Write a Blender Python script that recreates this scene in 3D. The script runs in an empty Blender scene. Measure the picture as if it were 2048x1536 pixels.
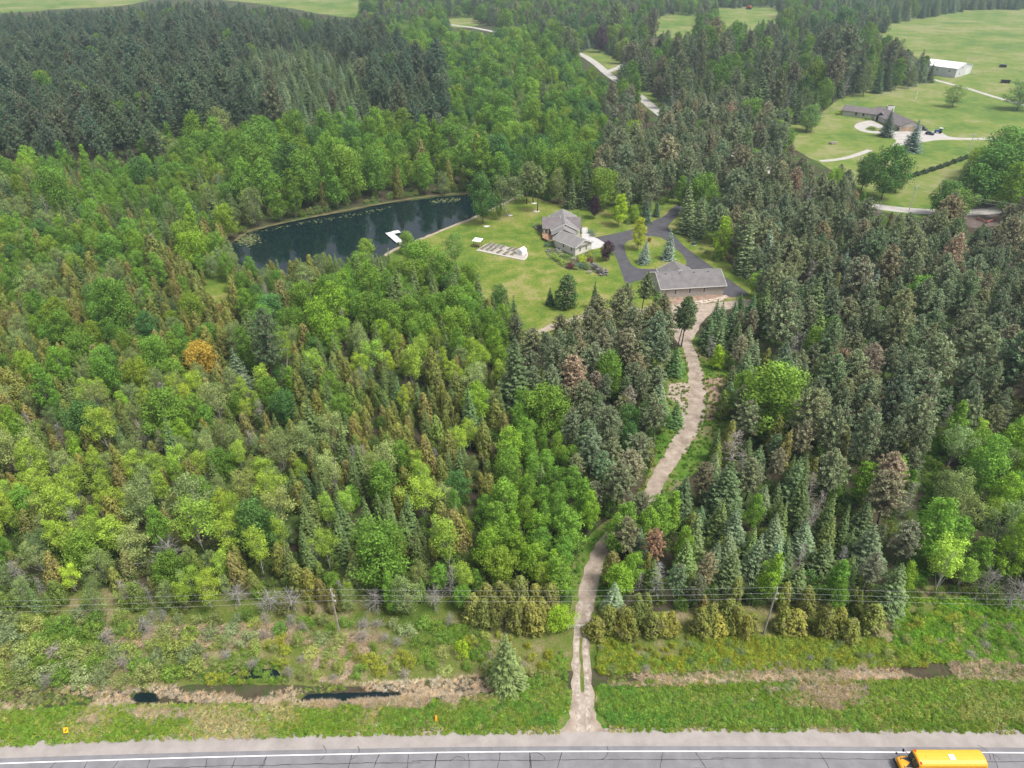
import bpy, bmesh, math, random
import numpy as np
from mathutils import Vector, Matrix

random.seed(7)
RNG = np.random.default_rng(11)
R = math.radians
scene = bpy.context.scene
COL = scene.collection

# ------------------------------------------------------------------ camera, sky, sun, exposure
CAM_H, PITCH, FPX = 98.5, R(33.0), 1420.0          # drone height, pitch below the horizon, focal length in photo pixels
cam_d = bpy.data.cameras.new("camera")
cam_d.sensor_fit = 'HORIZONTAL'
cam_d.sensor_width = 36.0
cam_d.lens = 36.0 * FPX / 2048.0
cam_d.clip_start, cam_d.clip_end = 1.0, 9000.0
cam = bpy.data.objects.new("camera", cam_d)
COL.objects.link(cam)
cam.location = (0, 0, CAM_H)
cam.rotation_euler = (R(90) - PITCH, 0, 0)
scene.camera = cam

SUN_EL, SUN_AZ = R(62), R(118)     # azimuth measured clockwise from +Y (the view direction)
world = bpy.data.worlds.new("World")
scene.world = world
world.use_nodes = True
wn = world.node_tree
for n in list(wn.nodes): wn.nodes.remove(n)
wo = wn.nodes.new('ShaderNodeOutputWorld')
wb = wn.nodes.new('ShaderNodeBackground')
ws = wn.nodes.new('ShaderNodeTexSky')
ws.sky_type = 'NISHITA'
ws.sun_disc = False
ws.sun_elevation = SUN_EL
ws.sun_rotation = SUN_AZ
ws.air_density, ws.dust_density, ws.ozone_density = 1.0, 4.0, 1.0
wh = wn.nodes.new('ShaderNodeHueSaturation')
wh.inputs['Saturation'].default_value = 0.35      # thin bright overcast: the whole dome is paler than clear blue
wn.links.new(ws.outputs[0], wh.inputs['Color'])
wn.links.new(wh.outputs[0], wb.inputs['Color'])
wb.inputs['Strength'].default_value = 0.13
wn.links.new(wb.outputs[0], wo.inputs['Surface'])

sun_d = bpy.data.lights.new("sun", 'SUN')
sun_d.energy = 2.3
sun_d.angle = R(16)
sun_d.color = (1.0, 0.965, 0.91)
sun = bpy.data.objects.new("sun", sun_d)
COL.objects.link(sun)
sv = Vector((math.sin(SUN_AZ) * math.cos(SUN_EL), math.cos(SUN_AZ) * math.cos(SUN_EL), math.sin(SUN_EL)))
sun.rotation_euler = (-sv).to_track_quat('-Z', 'Y').to_euler()
sun.location = sv * 300

scene.view_settings.view_transform = 'Standard'
scene.view_settings.look = 'None'
scene.view_settings.exposure = 0.68
scene.view_settings.gamma = 1.0
scene.view_settings.use_curve_mapping = False
scene.render.engine = 'CYCLES'
cy = scene.cycles
cy.max_bounces, cy.diffuse_bounces, cy.glossy_bounces, cy.transmission_bounces, cy.volume_bounces = 5, 2, 2, 3, 0
cy.transparent_max_bounces = 4
cy.caustics_reflective = cy.caustics_refractive = False

# ------------------------------------------------------------------ photo pixel -> place on the ground
CP, SP = math.cos(PITCH), math.sin(PITCH)
def U(px, py, z=0.0):
    a, b = (px - 1024.0) / FPX, (py - 768.0) / FPX
    d = (CAM_H - z) / (b * CP + SP)
    return Vector((a * d, d * (CP - b * SP), z))
def proj(x, y, z):
    d = y * CP + (CAM_H - z) * SP
    v = (CAM_H - z) * CP - y * SP
    return 1024 + FPX * x / d, 768 + FPX * v / d, d
def inpoly(px, py, poly):
    px = np.asarray(px, float); py = np.asarray(py, float)
    c = np.zeros(px.shape, bool)
    n = len(poly)
    for i in range(n):
        x1, y1 = poly[i][0], poly[i][1]; x2, y2 = poly[(i + 1) % n][0], poly[(i + 1) % n][1]
        if y1 == y2: continue
        c ^= ((y1 > py) != (y2 > py)) & (px < (x2 - x1) * (py - y1) / (y2 - y1) + x1)
    return c
def sdf(px, py, poly):
    px = np.asarray(px, float); py = np.asarray(py, float)
    d = np.full(px.shape, 1e9)
    n = len(poly)
    for i in range(n):
        ax, ay = poly[i][0], poly[i][1]; bx, by = poly[(i + 1) % n][0], poly[(i + 1) % n][1]
        ex, ey = bx - ax, by - ay
        L = ex * ex + ey * ey + 1e-9
        t = np.clip(((px - ax) * ex + (py - ay) * ey) / L, 0, 1)
        d = np.minimum(d, np.hypot(px - ax - t * ex, py - ay - t * ey))
    return np.where(inpoly(px, py, poly), d, -d)

# ------------------------------------------------------------------ materials
MATS = {}
def mat(name, col, rough=0.8, noise=0.0, scale=1.0, col2=None, bump=0.0, bscale=None, metal=0.0, spec=0.3, detail=6.0, lo=0.35, hi=0.65):
    if name in MATS: return MATS[name]
    m = bpy.data.materials.new(name)
    m.use_nodes = True
    nt = m.node_tree
    p = nt.nodes['Principled BSDF']
    p.inputs['Base Color'].default_value = (*col, 1)
    p.inputs['Roughness'].default_value = rough
    p.inputs['Metallic'].default_value = metal
    p.inputs['Specular IOR Level'].default_value = spec
    if noise or col2 or bump:
        tc = nt.nodes.new('ShaderNodeTexCoord')
    if noise or col2:
        tx = nt.nodes.new('ShaderNodeTexNoise')
        tx.inputs['Scale'].default_value = scale
        tx.inputs['Detail'].default_value = detail
        tx.inputs['Roughness'].default_value = 0.62
        nt.links.new(tc.outputs['Object'], tx.inputs['Vector'])
        rp = nt.nodes.new('ShaderNodeValToRGB')
        c2 = col2 if col2 else tuple(max(0, c * (1 - noise)) for c in col)
        c1 = col if col2 else tuple(min(1, c * (1 + noise)) for c in col)
        rp.color_ramp.elements[0].color = (*c2, 1); rp.color_ramp.elements[0].position = lo
        rp.color_ramp.elements[1].color = (*c1, 1); rp.color_ramp.elements[1].position = hi
        nt.links.new(tx.outputs['Fac'], rp.inputs['Fac'])
        nt.links.new(rp.outputs[0], p.inputs['Base Color'])
    if bump:
        bx = nt.nodes.new('ShaderNodeTexNoise')
        bx.inputs['Scale'].default_value = bscale or scale * 4
        bx.inputs['Detail'].default_value = 5
        nt.links.new(tc.outputs['Object'], bx.inputs['Vector'])
        bm_ = nt.nodes.new('ShaderNodeBump')
        bm_.inputs['Strength'].default_value = bump
        bm_.inputs['Distance'].default_value = 0.2
        nt.links.new(bx.outputs['Fac'], bm_.inputs['Height'])
        nt.links.new(bm_.outputs[0], p.inputs['Normal'])
    MATS[name] = m
    return m

def cover(name, stops, scales, bump=0.4, bscale=3.0, rough=0.95):
    """patchy ground cover: three octaves of patches (metres) blended between several real colours"""
    m = bpy.data.materials.new(name); m.use_nodes = True
    nt = m.node_tree; p = nt.nodes['Principled BSDF']
    p.inputs['Roughness'].default_value = rough
    p.inputs['Specular IOR Level'].default_value = 0.1
    tc = nt.nodes.new('ShaderNodeTexCoord')
    acc = None
    for i, (s, w) in enumerate(scales):
        t = nt.nodes.new('ShaderNodeTexNoise')
        t.inputs['Scale'].default_value = 1.0 / s
        t.inputs['Detail'].default_value = 4
        nt.links.new(tc.outputs['Object'], t.inputs['Vector'])
        k = nt.nodes.new('ShaderNodeMath'); k.operation = 'MULTIPLY_ADD'
        k.inputs[1].default_value = w
        nt.links.new(t.outputs['Fac'], k.inputs[0])
        if acc is None: k.inputs[2].default_value = 0.0
        else: nt.links.new(acc.outputs[0], k.inputs[2])
        acc = k
    rp = nt.nodes.new('ShaderNodeValToRGB')
    cr = rp.color_ramp
    while len(cr.elements) < len(stops): cr.elements.new(0.5)
    for e, (pos, c) in zip(cr.elements, stops):
        e.position = pos; e.color = (*c, 1)
    nt.links.new(acc.outputs[0], rp.inputs['Fac'])
    nt.links.new(rp.outputs[0], p.inputs['Base Color'])
    bx = nt.nodes.new('ShaderNodeTexNoise')
    bx.inputs['Scale'].default_value = bscale; bx.inputs['Detail'].default_value = 4
    nt.links.new(tc.outputs['Object'], bx.inputs['Vector'])
    b = nt.nodes.new('ShaderNodeBump'); b.inputs['Strength'].default_value = bump; b.inputs['Distance'].default_value = 0.25
    nt.links.new(bx.outputs['Fac'], b.inputs['Height'])
    nt.links.new(b.outputs[0], p.inputs['Normal'])
    MATS[name] = m
    return m

def foliage(name, transl=0.25, rough=0.7):
    """leaf colour = the tree's own tint, varied leaf by leaf; some needles are dead and brown"""
    m = bpy.data.materials.new(name); m.use_nodes = True
    nt = m.node_tree; p = nt.nodes['Principled BSDF']; out = nt.nodes['Material Output']
    p.inputs['Roughness'].default_value = rough
    p.inputs['Specular IOR Level'].default_value = 0.12
    at = nt.nodes.new('ShaderNodeAttribute'); at.attribute_type = 'INSTANCER'; at.attribute_name = 'tint'
    av = nt.nodes.new('ShaderNodeAttribute'); av.attribute_name = 'var'
    ab = nt.nodes.new('ShaderNodeAttribute'); ab.attribute_name = 'brown'
    k = nt.nodes.new('ShaderNodeMath'); k.operation = 'MULTIPLY_ADD'; k.inputs[1].default_value = 0.75; k.inputs[2].default_value = 1.70
    nt.links.new(av.outputs['Fac'], k.inputs[0])
    sc = nt.nodes.new('ShaderNodeVectorMath'); sc.operation = 'SCALE'
    nt.links.new(at.outputs['Color'], sc.inputs[0]); nt.links.new(k.outputs[0], sc.inputs['Scale'])
    mx = nt.nodes.new('ShaderNodeMix'); mx.data_type = 'RGBA'
    nt.links.new(ab.outputs['Fac'], mx.inputs[0])
    nt.links.new(sc.outputs[0], mx.inputs[6])
    mx.inputs[7].default_value = (0.21, 0.165, 0.115, 1)
    nt.links.new(mx.outputs[2], p.inputs['Base Color'])
    tr = nt.nodes.new('ShaderNodeBsdfTranslucent')
    nt.links.new(mx.outputs[2], tr.inputs['Color'])
    ms = nt.nodes.new('ShaderNodeMixShader'); ms.inputs[0].default_value = transl
    nt.links.new(p.outputs[0], ms.inputs[1]); nt.links.new(tr.outputs[0], ms.inputs[2])
    nt.links.new(ms.outputs[0], out.inputs['Surface'])
    MATS[name] = m
    return m

M_LEAF = foliage('leaf', 0.28)
M_NEEDLE = foliage('needle', 0.20)
M_BARK = mat('bark', (0.13, 0.105, 0.085), 0.95, 0.35, 3.0)
M_BARK_PALE = mat('bark_pale', (0.50, 0.47, 0.42), 0.9, 0.25, 2.5)
M_BARK_GREY = mat('bark_grey', (0.30, 0.275, 0.25), 0.95, 0.25, 3.0)
M_LITTER = cover('forest_floor', [(0.40, (0.045, 0.036, 0.024)), (0.47, (0.075, 0.062, 0.04)), (0.53, (0.045, 0.068, 0.02)), (0.61, (0.075, 0.12, 0.028))], [(14, 0.5), (3, 0.3), (0.6, 0.2)], 0.8, 1.2)
M_LAWN = cover('lawn', [(0.42, (0.080, 0.140, 0.020)), (0.475, (0.120, 0.175, 0.026)), (0.52, (0.160, 0.190, 0.036)), (0.575, (0.24, 0.225, 0.085))], [(22, 0.42), (5, 0.33), (0.9, 0.25)], 0.35, 1.5)
M_FIELD = cover('pasture', [(0.42, (0.085, 0.150, 0.028)), (0.475, (0.125, 0.185, 0.034)), (0.52, (0.160, 0.198, 0.046)), (0.575, (0.225, 0.228, 0.095))], [(70, 0.4), (18, 0.33), (4, 0.27)], 0.3, 0.5)
M_VERGE = cover('verge', [(0.40, (0.055, 0.125, 0.016)), (0.48, (0.085, 0.165, 0.022)), (0.535, (0.145, 0.175, 0.045)), (0.60, (0.215, 0.185, 0.10))], [(9, 0.45), (2.2, 0.32), (0.4, 0.23)], 0.8, 3.0)
M_ROUGH = cover('rough_meadow', [(0.41, (0.07, 0.115, 0.02)), (0.48, (0.115, 0.15, 0.03)), (0.54, (0.165, 0.16, 0.06)), (0.61, (0.27, 0.22, 0.14))], [(11, 0.45), (2.6, 0.33), (0.45, 0.22)], 0.9, 3.0)
M_DITCH = cover('ditch_mud', [(0.41, (0.055, 0.045, 0.032)), (0.47, (0.12, 0.095, 0.062)), (0.53, (0.25, 0.195, 0.125)), (0.60, (0.35, 0.285, 0.195))], [(7, 0.4), (1.6, 0.35), (0.35, 0.25)], 0.9, 3.5)
M_ASPHALT = mat('asphalt', (0.185, 0.18, 0.19), 0.9, 0.13, 0.45, bump=0.15, bscale=9)
M_SHOULDER = mat('gravel_shoulder', (0.30, 0.27, 0.25), 0.95, 0.13, 0.35, bump=0.3, bscale=7)
M_DRIVE = mat('driveway_asphalt', (0.075, 0.072, 0.080), 0.9, 0.16, 0.35, bump=0.1, bscale=9)
M_TRACK = mat('track_earth', (0.40, 0.33, 0.27), 0.95, 0.25, 0.45, col2=(0.23, 0.18, 0.14), bump=0.5, bscale=4)
M_RUT = mat('wheel_rut_gravel', (0.45, 0.39, 0.335), 0.95, 0.25, 1.1, col2=(0.25, 0.205, 0.165), bump=0.5, bscale=6, lo=0.4, hi=0.6)
M_EARTH = mat('bare_earth', (0.28, 0.195, 0.145), 0.95, 0.3, 0.8, bump=0.4, bscale=5)
M_SAND = mat('sandy_gravel', (0.34, 0.275, 0.22), 0.95, 0.22, 0.8, bump=0.3, bscale=6)
M_ROADFAR = mat('gravel_road', (0.40, 0.375, 0.345), 0.95, 0.12, 0.3)
M_WHITEPAINT = mat('road_paint', (0.78, 0.78, 0.77), 0.6, 0.10, 3.0)
M_YELLOWPAINT = mat('road_paint_yellow', (0.65, 0.42, 0.03), 0.6, 0.1, 3.0)
M_TAR = mat('crack_sealant', (0.035, 0.035, 0.037), 0.6)
M_CONCRETE = mat('concrete', (0.62, 0.60, 0.58), 0.85, 0.07, 0.8)

# ------------------------------------------------------------------ mesh helpers
def link(name, me, parent=None, loc=None):
    o = bpy.data.objects.new(name, me)
    COL.objects.link(o)
    if parent is not None: o.parent = parent
    if loc is not None: o.location = loc
    return o
def mesh_np(name, verts, quads, mats, midx=None, tris=None, attrs=None):
    me = bpy.data.meshes.new(name)
    nv = len(verts); nq = len(quads); nt_ = 0 if tris is None else len(tris)
    me.vertices.add(nv)
    me.vertices.foreach_set('co', np.asarray(verts, np.float32).ravel())
    loops = np.asarray(quads, np.int32).ravel()
    starts = np.arange(nq, dtype=np.int32) * 4
    if nt_:
        starts = np.concatenate([starts, nq * 4 + np.arange(nt_, dtype=np.int32) * 3])
        loops = np.concatenate([loops, np.asarray(tris, np.int32).ravel()])
    me.loops.add(len(loops)); me.loops.foreach_set('vertex_index', loops.astype(np.int32))
    me.polygons.add(nq + nt_); me.polygons.foreach_set('loop_start', starts.astype(np.int32))
    for m in mats: me.materials.append(m)
    if midx is not None: me.polygons.foreach_set('material_index', np.asarray(midx, np.int32))
    if attrs:
        for k, v in attrs.items():
            a = me.attributes.new(k, 'FLOAT', 'FACE'); a.data.foreach_set('value', np.asarray(v, np.float32))
    me.update(calc_edges=True); me.validate()
    return me

class MB:
    """collects boxes, prisms, tubes; build() links them as one mesh object"""
    def __init__(s): s.v = []; s.f = []
    def add(s, vs, fs):
        b = len(s.v); s.v += [tuple(v) for v in vs]; s.f += [tuple(b + i for i in f) for f in fs]; return s
    def box(s, c, d, rz=0.0, M=None):
        hx, hy, hz = d[0] / 2, d[1] / 2, d[2] / 2
        ca, sa = math.cos(rz), math.sin(rz)
        vs = []
        for z in (-hz, hz):
            for x, y in ((-hx, -hy), (hx, -hy), (hx, hy), (-hx, hy)):
                p = Vector((c[0] + x * ca - y * sa, c[1] + x * sa + y * ca, c[2] + z))
                vs.append(M @ p if M else p)
        return s.add(vs, [(3, 2, 1, 0), (4, 5, 6, 7), (0, 1, 5, 4), (1, 2, 6, 5), (2, 3, 7, 6), (3, 0, 4, 7)])
    def prism(s, pts, z0, z1):
        n = len(pts)
        a = sum(pts[i][0] * pts[(i + 1) % n][1] - pts[(i + 1) % n][0] * pts[i][1] for i in range(n))
        if a < 0: pts = list(reversed(pts))
        vs = [(p[0], p[1], z0) for p in pts] + [(p[0], p[1], z1) for p in pts]
        return s.add(vs, [tuple(range(n - 1, -1, -1)), tuple(range(n, 2 * n))] + [(i, (i + 1) % n, n + (i + 1) % n, n + i) for i in range(n)])
    def slab(s, quad, t):
        """thick plate: four corner points of the top face, thickness downward along the normal"""
        q = [Vector(p) for p in quad]
        n = (q[1] - q[0]).cross(q[2] - q[0]).normalized()
        if n.z < 0: q.reverse(); n = -n
        vs = [p - n * t for p in q] + q
        k = len(q)
        return s.add(vs, [tuple(range(k - 1, -1, -1)), tuple(range(k, 2 * k))] + [(i, (i + 1) % k, k + (i + 1) % k, k + i) for i in range(k)])
    def tube(s, pts, rad, sides=6, cap=True):
        pts = [Vector(p) for p in pts]; n = len(pts)
        rad = rad if isinstance(rad, (list, tuple)) else [rad] * n
        vs = []; up = Vector((0, 0, 1))
        for i in range(n):
            t = (pts[min(i + 1, n - 1)] - pts[max(i - 1, 0)]).normalized()
            a = t.cross(up if abs(t.z) < 0.95 else Vector((1, 0, 0))).normalized(); b = t.cross(a).normalized()
            for k in range(sides):
                w = 2 * math.pi * k / sides
                vs.append(pts[i] + (a * math.cos(w) + b * math.sin(w)) * rad[i])
        fs = [(i * sides + k, i * sides + (k + 1) % sides, (i + 1) * sides + (k + 1) % sides, (i + 1) * sides + k) for i in range(n - 1) for k in range(sides)]
        if cap: fs += [tuple(range(sides - 1, -1, -1)), tuple(range((n - 1) * sides, n * sides))]
        return s.add(vs, fs)
    def build(s, name, m, parent=None, loc=None, rz=None, smooth=False):
        me = bpy.data.meshes.new(name)
        me.from_pydata(s.v, [], s.f); me.materials.append(m); me.update()
        bm = bmesh.new(); bm.from_mesh(me); bmesh.ops.recalc_face_normals(bm, faces=bm.faces); bm.to_mesh(me); bm.free()
        if smooth:
            for p in me.polygons: p.use_smooth = True
        o = link(name, me, parent, loc)
        if rz is not None: o.rotation_euler.z = rz
        return o

def tag(o, label, cat, group=None):
    o['label'] = label; o['category'] = cat
    if group: o['group'] = group
    return o
def thing(name, label, cat, loc=(0, 0, 0), rz=0.0, group=None):
    o = link(name, None, loc=loc); o.rotation_euler.z = rz; o.empty_display_size = 0.3
    return tag(o, label, cat, group)
def structure(o, label=None):
    o['kind'] = 'structure'
    if label: o['label'] = label
    return o
def smoothpoly(pts, jit=0.0, step=2.0, closed=True, seed=0):
    """densify a 2-D outline with a Catmull-Rom curve and let the edge wander a little"""
    rg = random.Random(seed)
    n = len(pts); out = []
    rngi = range(n if closed else n - 1)
    for i in rngi:
        g = (lambda k: Vector(pts[k % n][:2])) if closed else (lambda k: Vector(pts[min(max(k, 0), n - 1)][:2]))
        p0, p1, p2, p3 = g(i - 1), g(i), g(i + 1), g(i + 2)
        m = max(1, int((p2 - p1).length / step))
        for j in range(m):
            t = j / m
            q = 0.5 * ((2 * p1) + (p2 - p0) * t + (2 * p0 - 5 * p1 + 4 * p2 - p3) * t * t + (3 * p1 - p0 - 3 * p2 + p3) * t ** 3)
            if jit: q = q + Vector((rg.uniform(-jit, jit), rg.uniform(-jit, jit)))
            out.append(q)
    if not closed: out.append(Vector(pts[-1][:2]))
    return out
def sheet(name, pts, z, m, kind='structure', parent=None, label=None):
    bm = bmesh.new()
    vs = [bm.verts.new((p[0], p[1], z)) for p in pts]
    es = [bm.edges.new((vs[i], vs[(i + 1) % len(vs)])) for i in range(len(vs))]
    bmesh.ops.triangle_fill(bm, use_beauty=True, use_dissolve=False, edges=es, normal=(0, 0, 1))
    for f in bm.faces:
        if f.normal.z < 0: f.normal_flip()
    me = bpy.data.meshes.new(name); bm.to_mesh(me); bm.free(); me.materials.append(m)
    o = link(name, me, parent)
    if kind: o['kind'] = kind
    if label: o['label'] = label
    return o
def strip(name, line, half, z, m, parent=None, kind='structure', jit=0.0, seed=1):
    """ribbon of quads along a 2-D line; half = half width, number or list"""
    rg = random.Random(seed)
    n = len(line); hw = half if isinstance(half, (list, tuple)) else [half] * n
    vs = []; fs = []
    for i in range(n):
        t = (Vector(line[min(i + 1, n - 1)][:2]) - Vector(line[max(i - 1, 0)][:2])).normalized()
        nn = Vector((-t.y, t.x)); c = Vector(line[i][:2])
        for sgn in (1, -1):
            q = c + nn * sgn * (hw[i] + rg.uniform(-jit, jit)); vs.append((q.x, q.y, z))
        if i: b = 2 * i; fs.append((b - 2, b - 1, b + 1, b))
    me = bpy.data.meshes.new(name); me.from_pydata(vs, [], fs); me.materials.append(m); me.update()
    if me.polygons and me.polygons[0].normal.z < 0: me.flip_normals()
    o = link(name, me, parent)
    if kind and parent is None: o['kind'] = kind
    return o
def pxs(lst, z=0.0): return [U(a, b, z) for a, b in lst]
# ------------------------------------------------------------------ tree prototypes
def nrm(v): return v / (np.linalg.norm(v, axis=1, keepdims=True) + 1e-9)
def rdir(n): return nrm(RNG.normal(size=(n, 3)))
def leafset(c, n, a, w, along=None):
    """diamond leaves: centres, normals, half length, half width"""
    n = nrm(n); N = len(c)
    t = along if along is not None else rdir(N)
    t = t - n * np.sum(t * n, axis=1, keepdims=True); t = nrm(t)
    b = np.cross(n, t)
    a = np.broadcast_to(np.asarray(a, float), (N,))[:, None]; w = np.broadcast_to(np.asarray(w, float), (N,))[:, None]
    return np.stack([c - t * a, c + b * w, c + t * a, c - b * w], axis=1).reshape(-1, 3)
class Proto:
    def __init__(s, bark, leaf): s.cv = []; s.var = []; s.br = []; s.wood = MB(); s.bark = bark; s.leaf = leaf
    def leaves(s, c, n, a, w, var, br=None, along=None):
        s.cv.append(leafset(c, n, a, w, along)); s.var.append(np.asarray(var, float))
        s.br.append(np.zeros(len(c)) if br is None else np.asarray(br, float))
    def finish(s, key, h, w):
        s.key, s.h, s.w = key, h, w
        v = np.concatenate(s.cv); q = np.arange(len(v)).reshape(-1, 4)
        var = np.concatenate(s.var); br = np.concatenate(s.br)
        s.crown = mesh_np(key + '_crown', v, q, [s.leaf], attrs={'var': var, 'brown': br})
        s.trunk = bpy.data.meshes.new(key + '_trunk'); s.trunk.from_pydata(s.wood.v, [], s.wood.f); s.trunk.materials.append(s.bark); s.trunk.update()
        for p in s.trunk.polygons: p.use_smooth = True
        tq = [f for f in s.wood.f if len(f) == 4]
        nw = len(s.wood.v)
        allv = np.concatenate([np.array(s.wood.v, float), v]); allq = np.concatenate([np.array(tq, int), q + nw])
        s.both = mesh_np(key, allv, allq, [s.bark, s.leaf], midx=np.concatenate([np.zeros(len(tq), int), np.ones(len(q), int)]),
                         attrs={'var': np.concatenate([np.zeros(len(tq)), var]), 'brown': np.concatenate([np.zeros(len(tq)), br])})
        return s

def trunk(p, h, r0, bend=0.15, top=0.9, n=6):
    pts = []; ox = oy = 0.0
    for i in range(n):
        t = i / (n - 1)
        pts.append((ox, oy, -0.3 + (h * top + 0.3) * t))
        ox += RNG.normal() * bend; oy += RNG.normal() * bend
    p.wood.tube(pts, [r0 * (1 - 0.85 * i / (n - 1)) for i in range(n)], 6)
    return pts
def broadleaf(key, h=11, w=6, base=0.22, ncl=30, nl=95, ls=0.2, prof='round', bark=None, r0=0.14, rc=(0.13, 0.2), bend=0.12, airy=0.0):
    p = Proto(bark or M_BARK, M_LEAF)
    tp = trunk(p, h, r0, bend)
    ph1, ph2, ph3 = RNG.uniform(0, 6.28, 3)
    for i in range(ncl):
        t = (i + RNG.uniform(0, 1)) / ncl
        if prof == 'round': e = math.sin(math.pi * (0.14 + 0.80 * t)) ** 0.6
        elif prof == 'oval': e = math.sin(math.pi * (0.10 + 0.84 * t)) ** 0.75
        elif prof == 'cone': e = (1 - t) ** 0.75 * min(1, 0.55 + 3 * t)
        elif prof == 'flat': e = 0.55 + 0.45 * math.sin(math.pi * (0.3 + 0.6 * t))
        else: e = math.sin(math.pi * (0.05 + 0.75 * (1 - t))) ** 0.8
        az = i * 2.399 + RNG.uniform(-0.5, 0.5)
        e *= 1 + 0.20 * math.sin(2 * az + ph1) + 0.16 * math.sin(3 * az + ph2 + 5 * t) + 0.10 * math.sin(9 * t + ph3)
        rr = e * w / 2 * (0.80 * math.sqrt(RNG.uniform(0.12, 1)))
        r = w * RNG.uniform(*rc) * (0.75 + 0.35 * e)
        z = h * base + (h * (1 - base) - r * 0.8) * t
        c = np.array([rr * math.cos(az), rr * math.sin(az), z])
        m = int(nl * (r / (w * 0.165)) ** 1.5 * (1 - airy * RNG.uniform(0, 1)))
        d = rdir(m); d[:, 2] += 0.35; d = nrm(d)
        q = c + d * r * (0.45 + 0.6 * RNG.uniform(0, 1, (m, 1)) + 0.45 * (RNG.uniform(0, 1, (m, 1)) < 0.09)) * np.array([1, 1, 0.85])
        cvv = RNG.normal() * 0.25
        p.leaves(q, d + 0.75 * rdir(m), ls * RNG.uniform(0.75, 1.25, m), ls * 0.68 * RNG.uniform(0.75, 1.2, m), np.clip(cvv + RNG.normal(size=m) * 0.4, -1, 1.2))
        if i % 3 == 0 or airy > 0.2:
            k = min(len(tp) - 2, max(1, int((z * 0.72) / h * (len(tp) - 1))))
            s0 = Vector(tp[k]); s1 = Vector(c)
            p.wood.tube([s0, s0.lerp(s1, 0.5) + Vector((0, 0, -0.1 * r)), s1], [r0 * 0.38, r0 * 0.25, r0 * 0.08], 4, cap=False)
    return p.finish(key, h, w)
def spruce(key, h=11, w=4.2, levels=24, dens=1.0, droop=0.28, tipv=0.55, power=0.9, base=0.05):
    p = Proto(M_BARK, M_NEEDLE)
    trunk(p, h, 0.13, 0.03, 0.97)
    C = []; N = []; A = []; W = []; V = []; AL = []
    for i in range(levels):
        t = i / levels
        Rm = w / 2 * (1 - t) ** power + 0.12
        nb = max(4, int((6 + 7 * (1 - t)) * dens))
        a0 = RNG.uniform(0, 6.28)
        for b in range(nb):
            az = a0 + b * 6.283 / nb + RNG.normal() * 0.12
            L = Rm * RNG.uniform(0.72, 1.12)
            z0 = h * (base + (0.985 - base) * t) + RNG.normal() * 0.08
            dr = np.array([math.cos(az), math.sin(az), 0]); sd = np.array([-math.sin(az), math.cos(az), 0])
            ns = max(2, int(L / 0.24)); vb = RNG.normal() * 0.3
            for k in range(ns):
                u = (k + 0.6) / ns
                zz = z0 - droop * L * u + 0.20 * L * u ** 3 + (0.2 if t > 0.9 else 0)
                wd = 0.34 * L * (1 - 0.55 * u) * min(1, 2.2 * u + 0.2)
                for s_ in (-1, 0, 1):
                    if s_ and wd < 0.12: continue
                    C.append(dr * L * u + sd * s_ * wd * 0.62 + np.array([0, 0, zz - abs(s_) * 0.07]))
                    N.append(np.array([0, 0, 1.0]) + dr * 0.35 + RNG.normal(size=3) * 0.38)
                    A.append(0.24 * (0.6 + 0.4 * (1 - t)) * RNG.uniform(0.8, 1.3)); W.append(0.12 * RNG.uniform(0.8, 1.25))
                    V.append(vb + (tipv if u > 0.75 else -0.12) + RNG.normal() * 0.25)
                    AL.append(dr + sd * s_ * 0.75 + np.array([0, 0, -droop * 0.5]))
    m = 60
    C += list(np.stack([RNG.normal(size=m) * 0.06, RNG.normal(size=m) * 0.06, h * RNG.uniform(0.9, 1.0, m)], 1)); N += list(rdir(m)); A += [0.14] * m; W += [0.05] * m; V += list(RNG.normal(size=m) * 0.3); AL += [np.array([0, 0, 1.0])] * m
    p.leaves(np.array(C), np.array(N), np.array(A), np.array(W), np.clip(V, -1, 1.2), along=np.array(AL))
    return p.finish(key, h, w)
def cedar(key, h=8.5, w=2.8, ncl=46, nl=46, blunt=0.62, brown=0.12):
    p = Proto(M_BARK_GREY, M_NEEDLE)
    trunk(p, h, 0.10, 0.05, 0.9)
    for i in range(ncl):
        t = (i + RNG.uniform(0, 1)) / ncl
        e = (1 - t) ** blunt * min(1, 0.5 + 4 * t)
        az = i * 2.399 + RNG.uniform(-0.4, 0.4)
        rr = e * w / 2 * RNG.uniform(0.45, 0.9)
        c = np.array([rr * math.cos(az), rr * math.sin(az), h * (0.05 + 0.87 * t)])
        r = w * RNG.uniform(0.13, 0.19) * (0.55 + 0.5 * e); hh = r * RNG.uniform(1.7, 2.5)
        m = int(nl * (0.5 + 0.7 * e))
        d = rdir(m); q = c + d * np.array([r, r, hh]) * (0.5 + 0.5 * RNG.uniform(0, 1, (m, 1)))
        q[:, 2] = np.minimum(q[:, 2], h)
        out = np.array([math.cos(az), math.sin(az), 0.55])
        v = RNG.normal() * 0.25
        isb = RNG.uniform() < brown
        p.leaves(q, d + out * 0.6 + 0.5 * rdir(m), 0.17 * RNG.uniform(0.8, 1.4, m), 0.10 * RNG.uniform(0.8, 1.3, m), np.clip(v + RNG.normal(size=m) * 0.33, -1, 1.1),
                 br=np.full(m, 0.55 if isb else 0.0) * RNG.uniform(0.4, 1, m), along=np.array([0, 0, 1.0]) + 0.35 * rdir(m))
    return p.finish(key, h, w)
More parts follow.
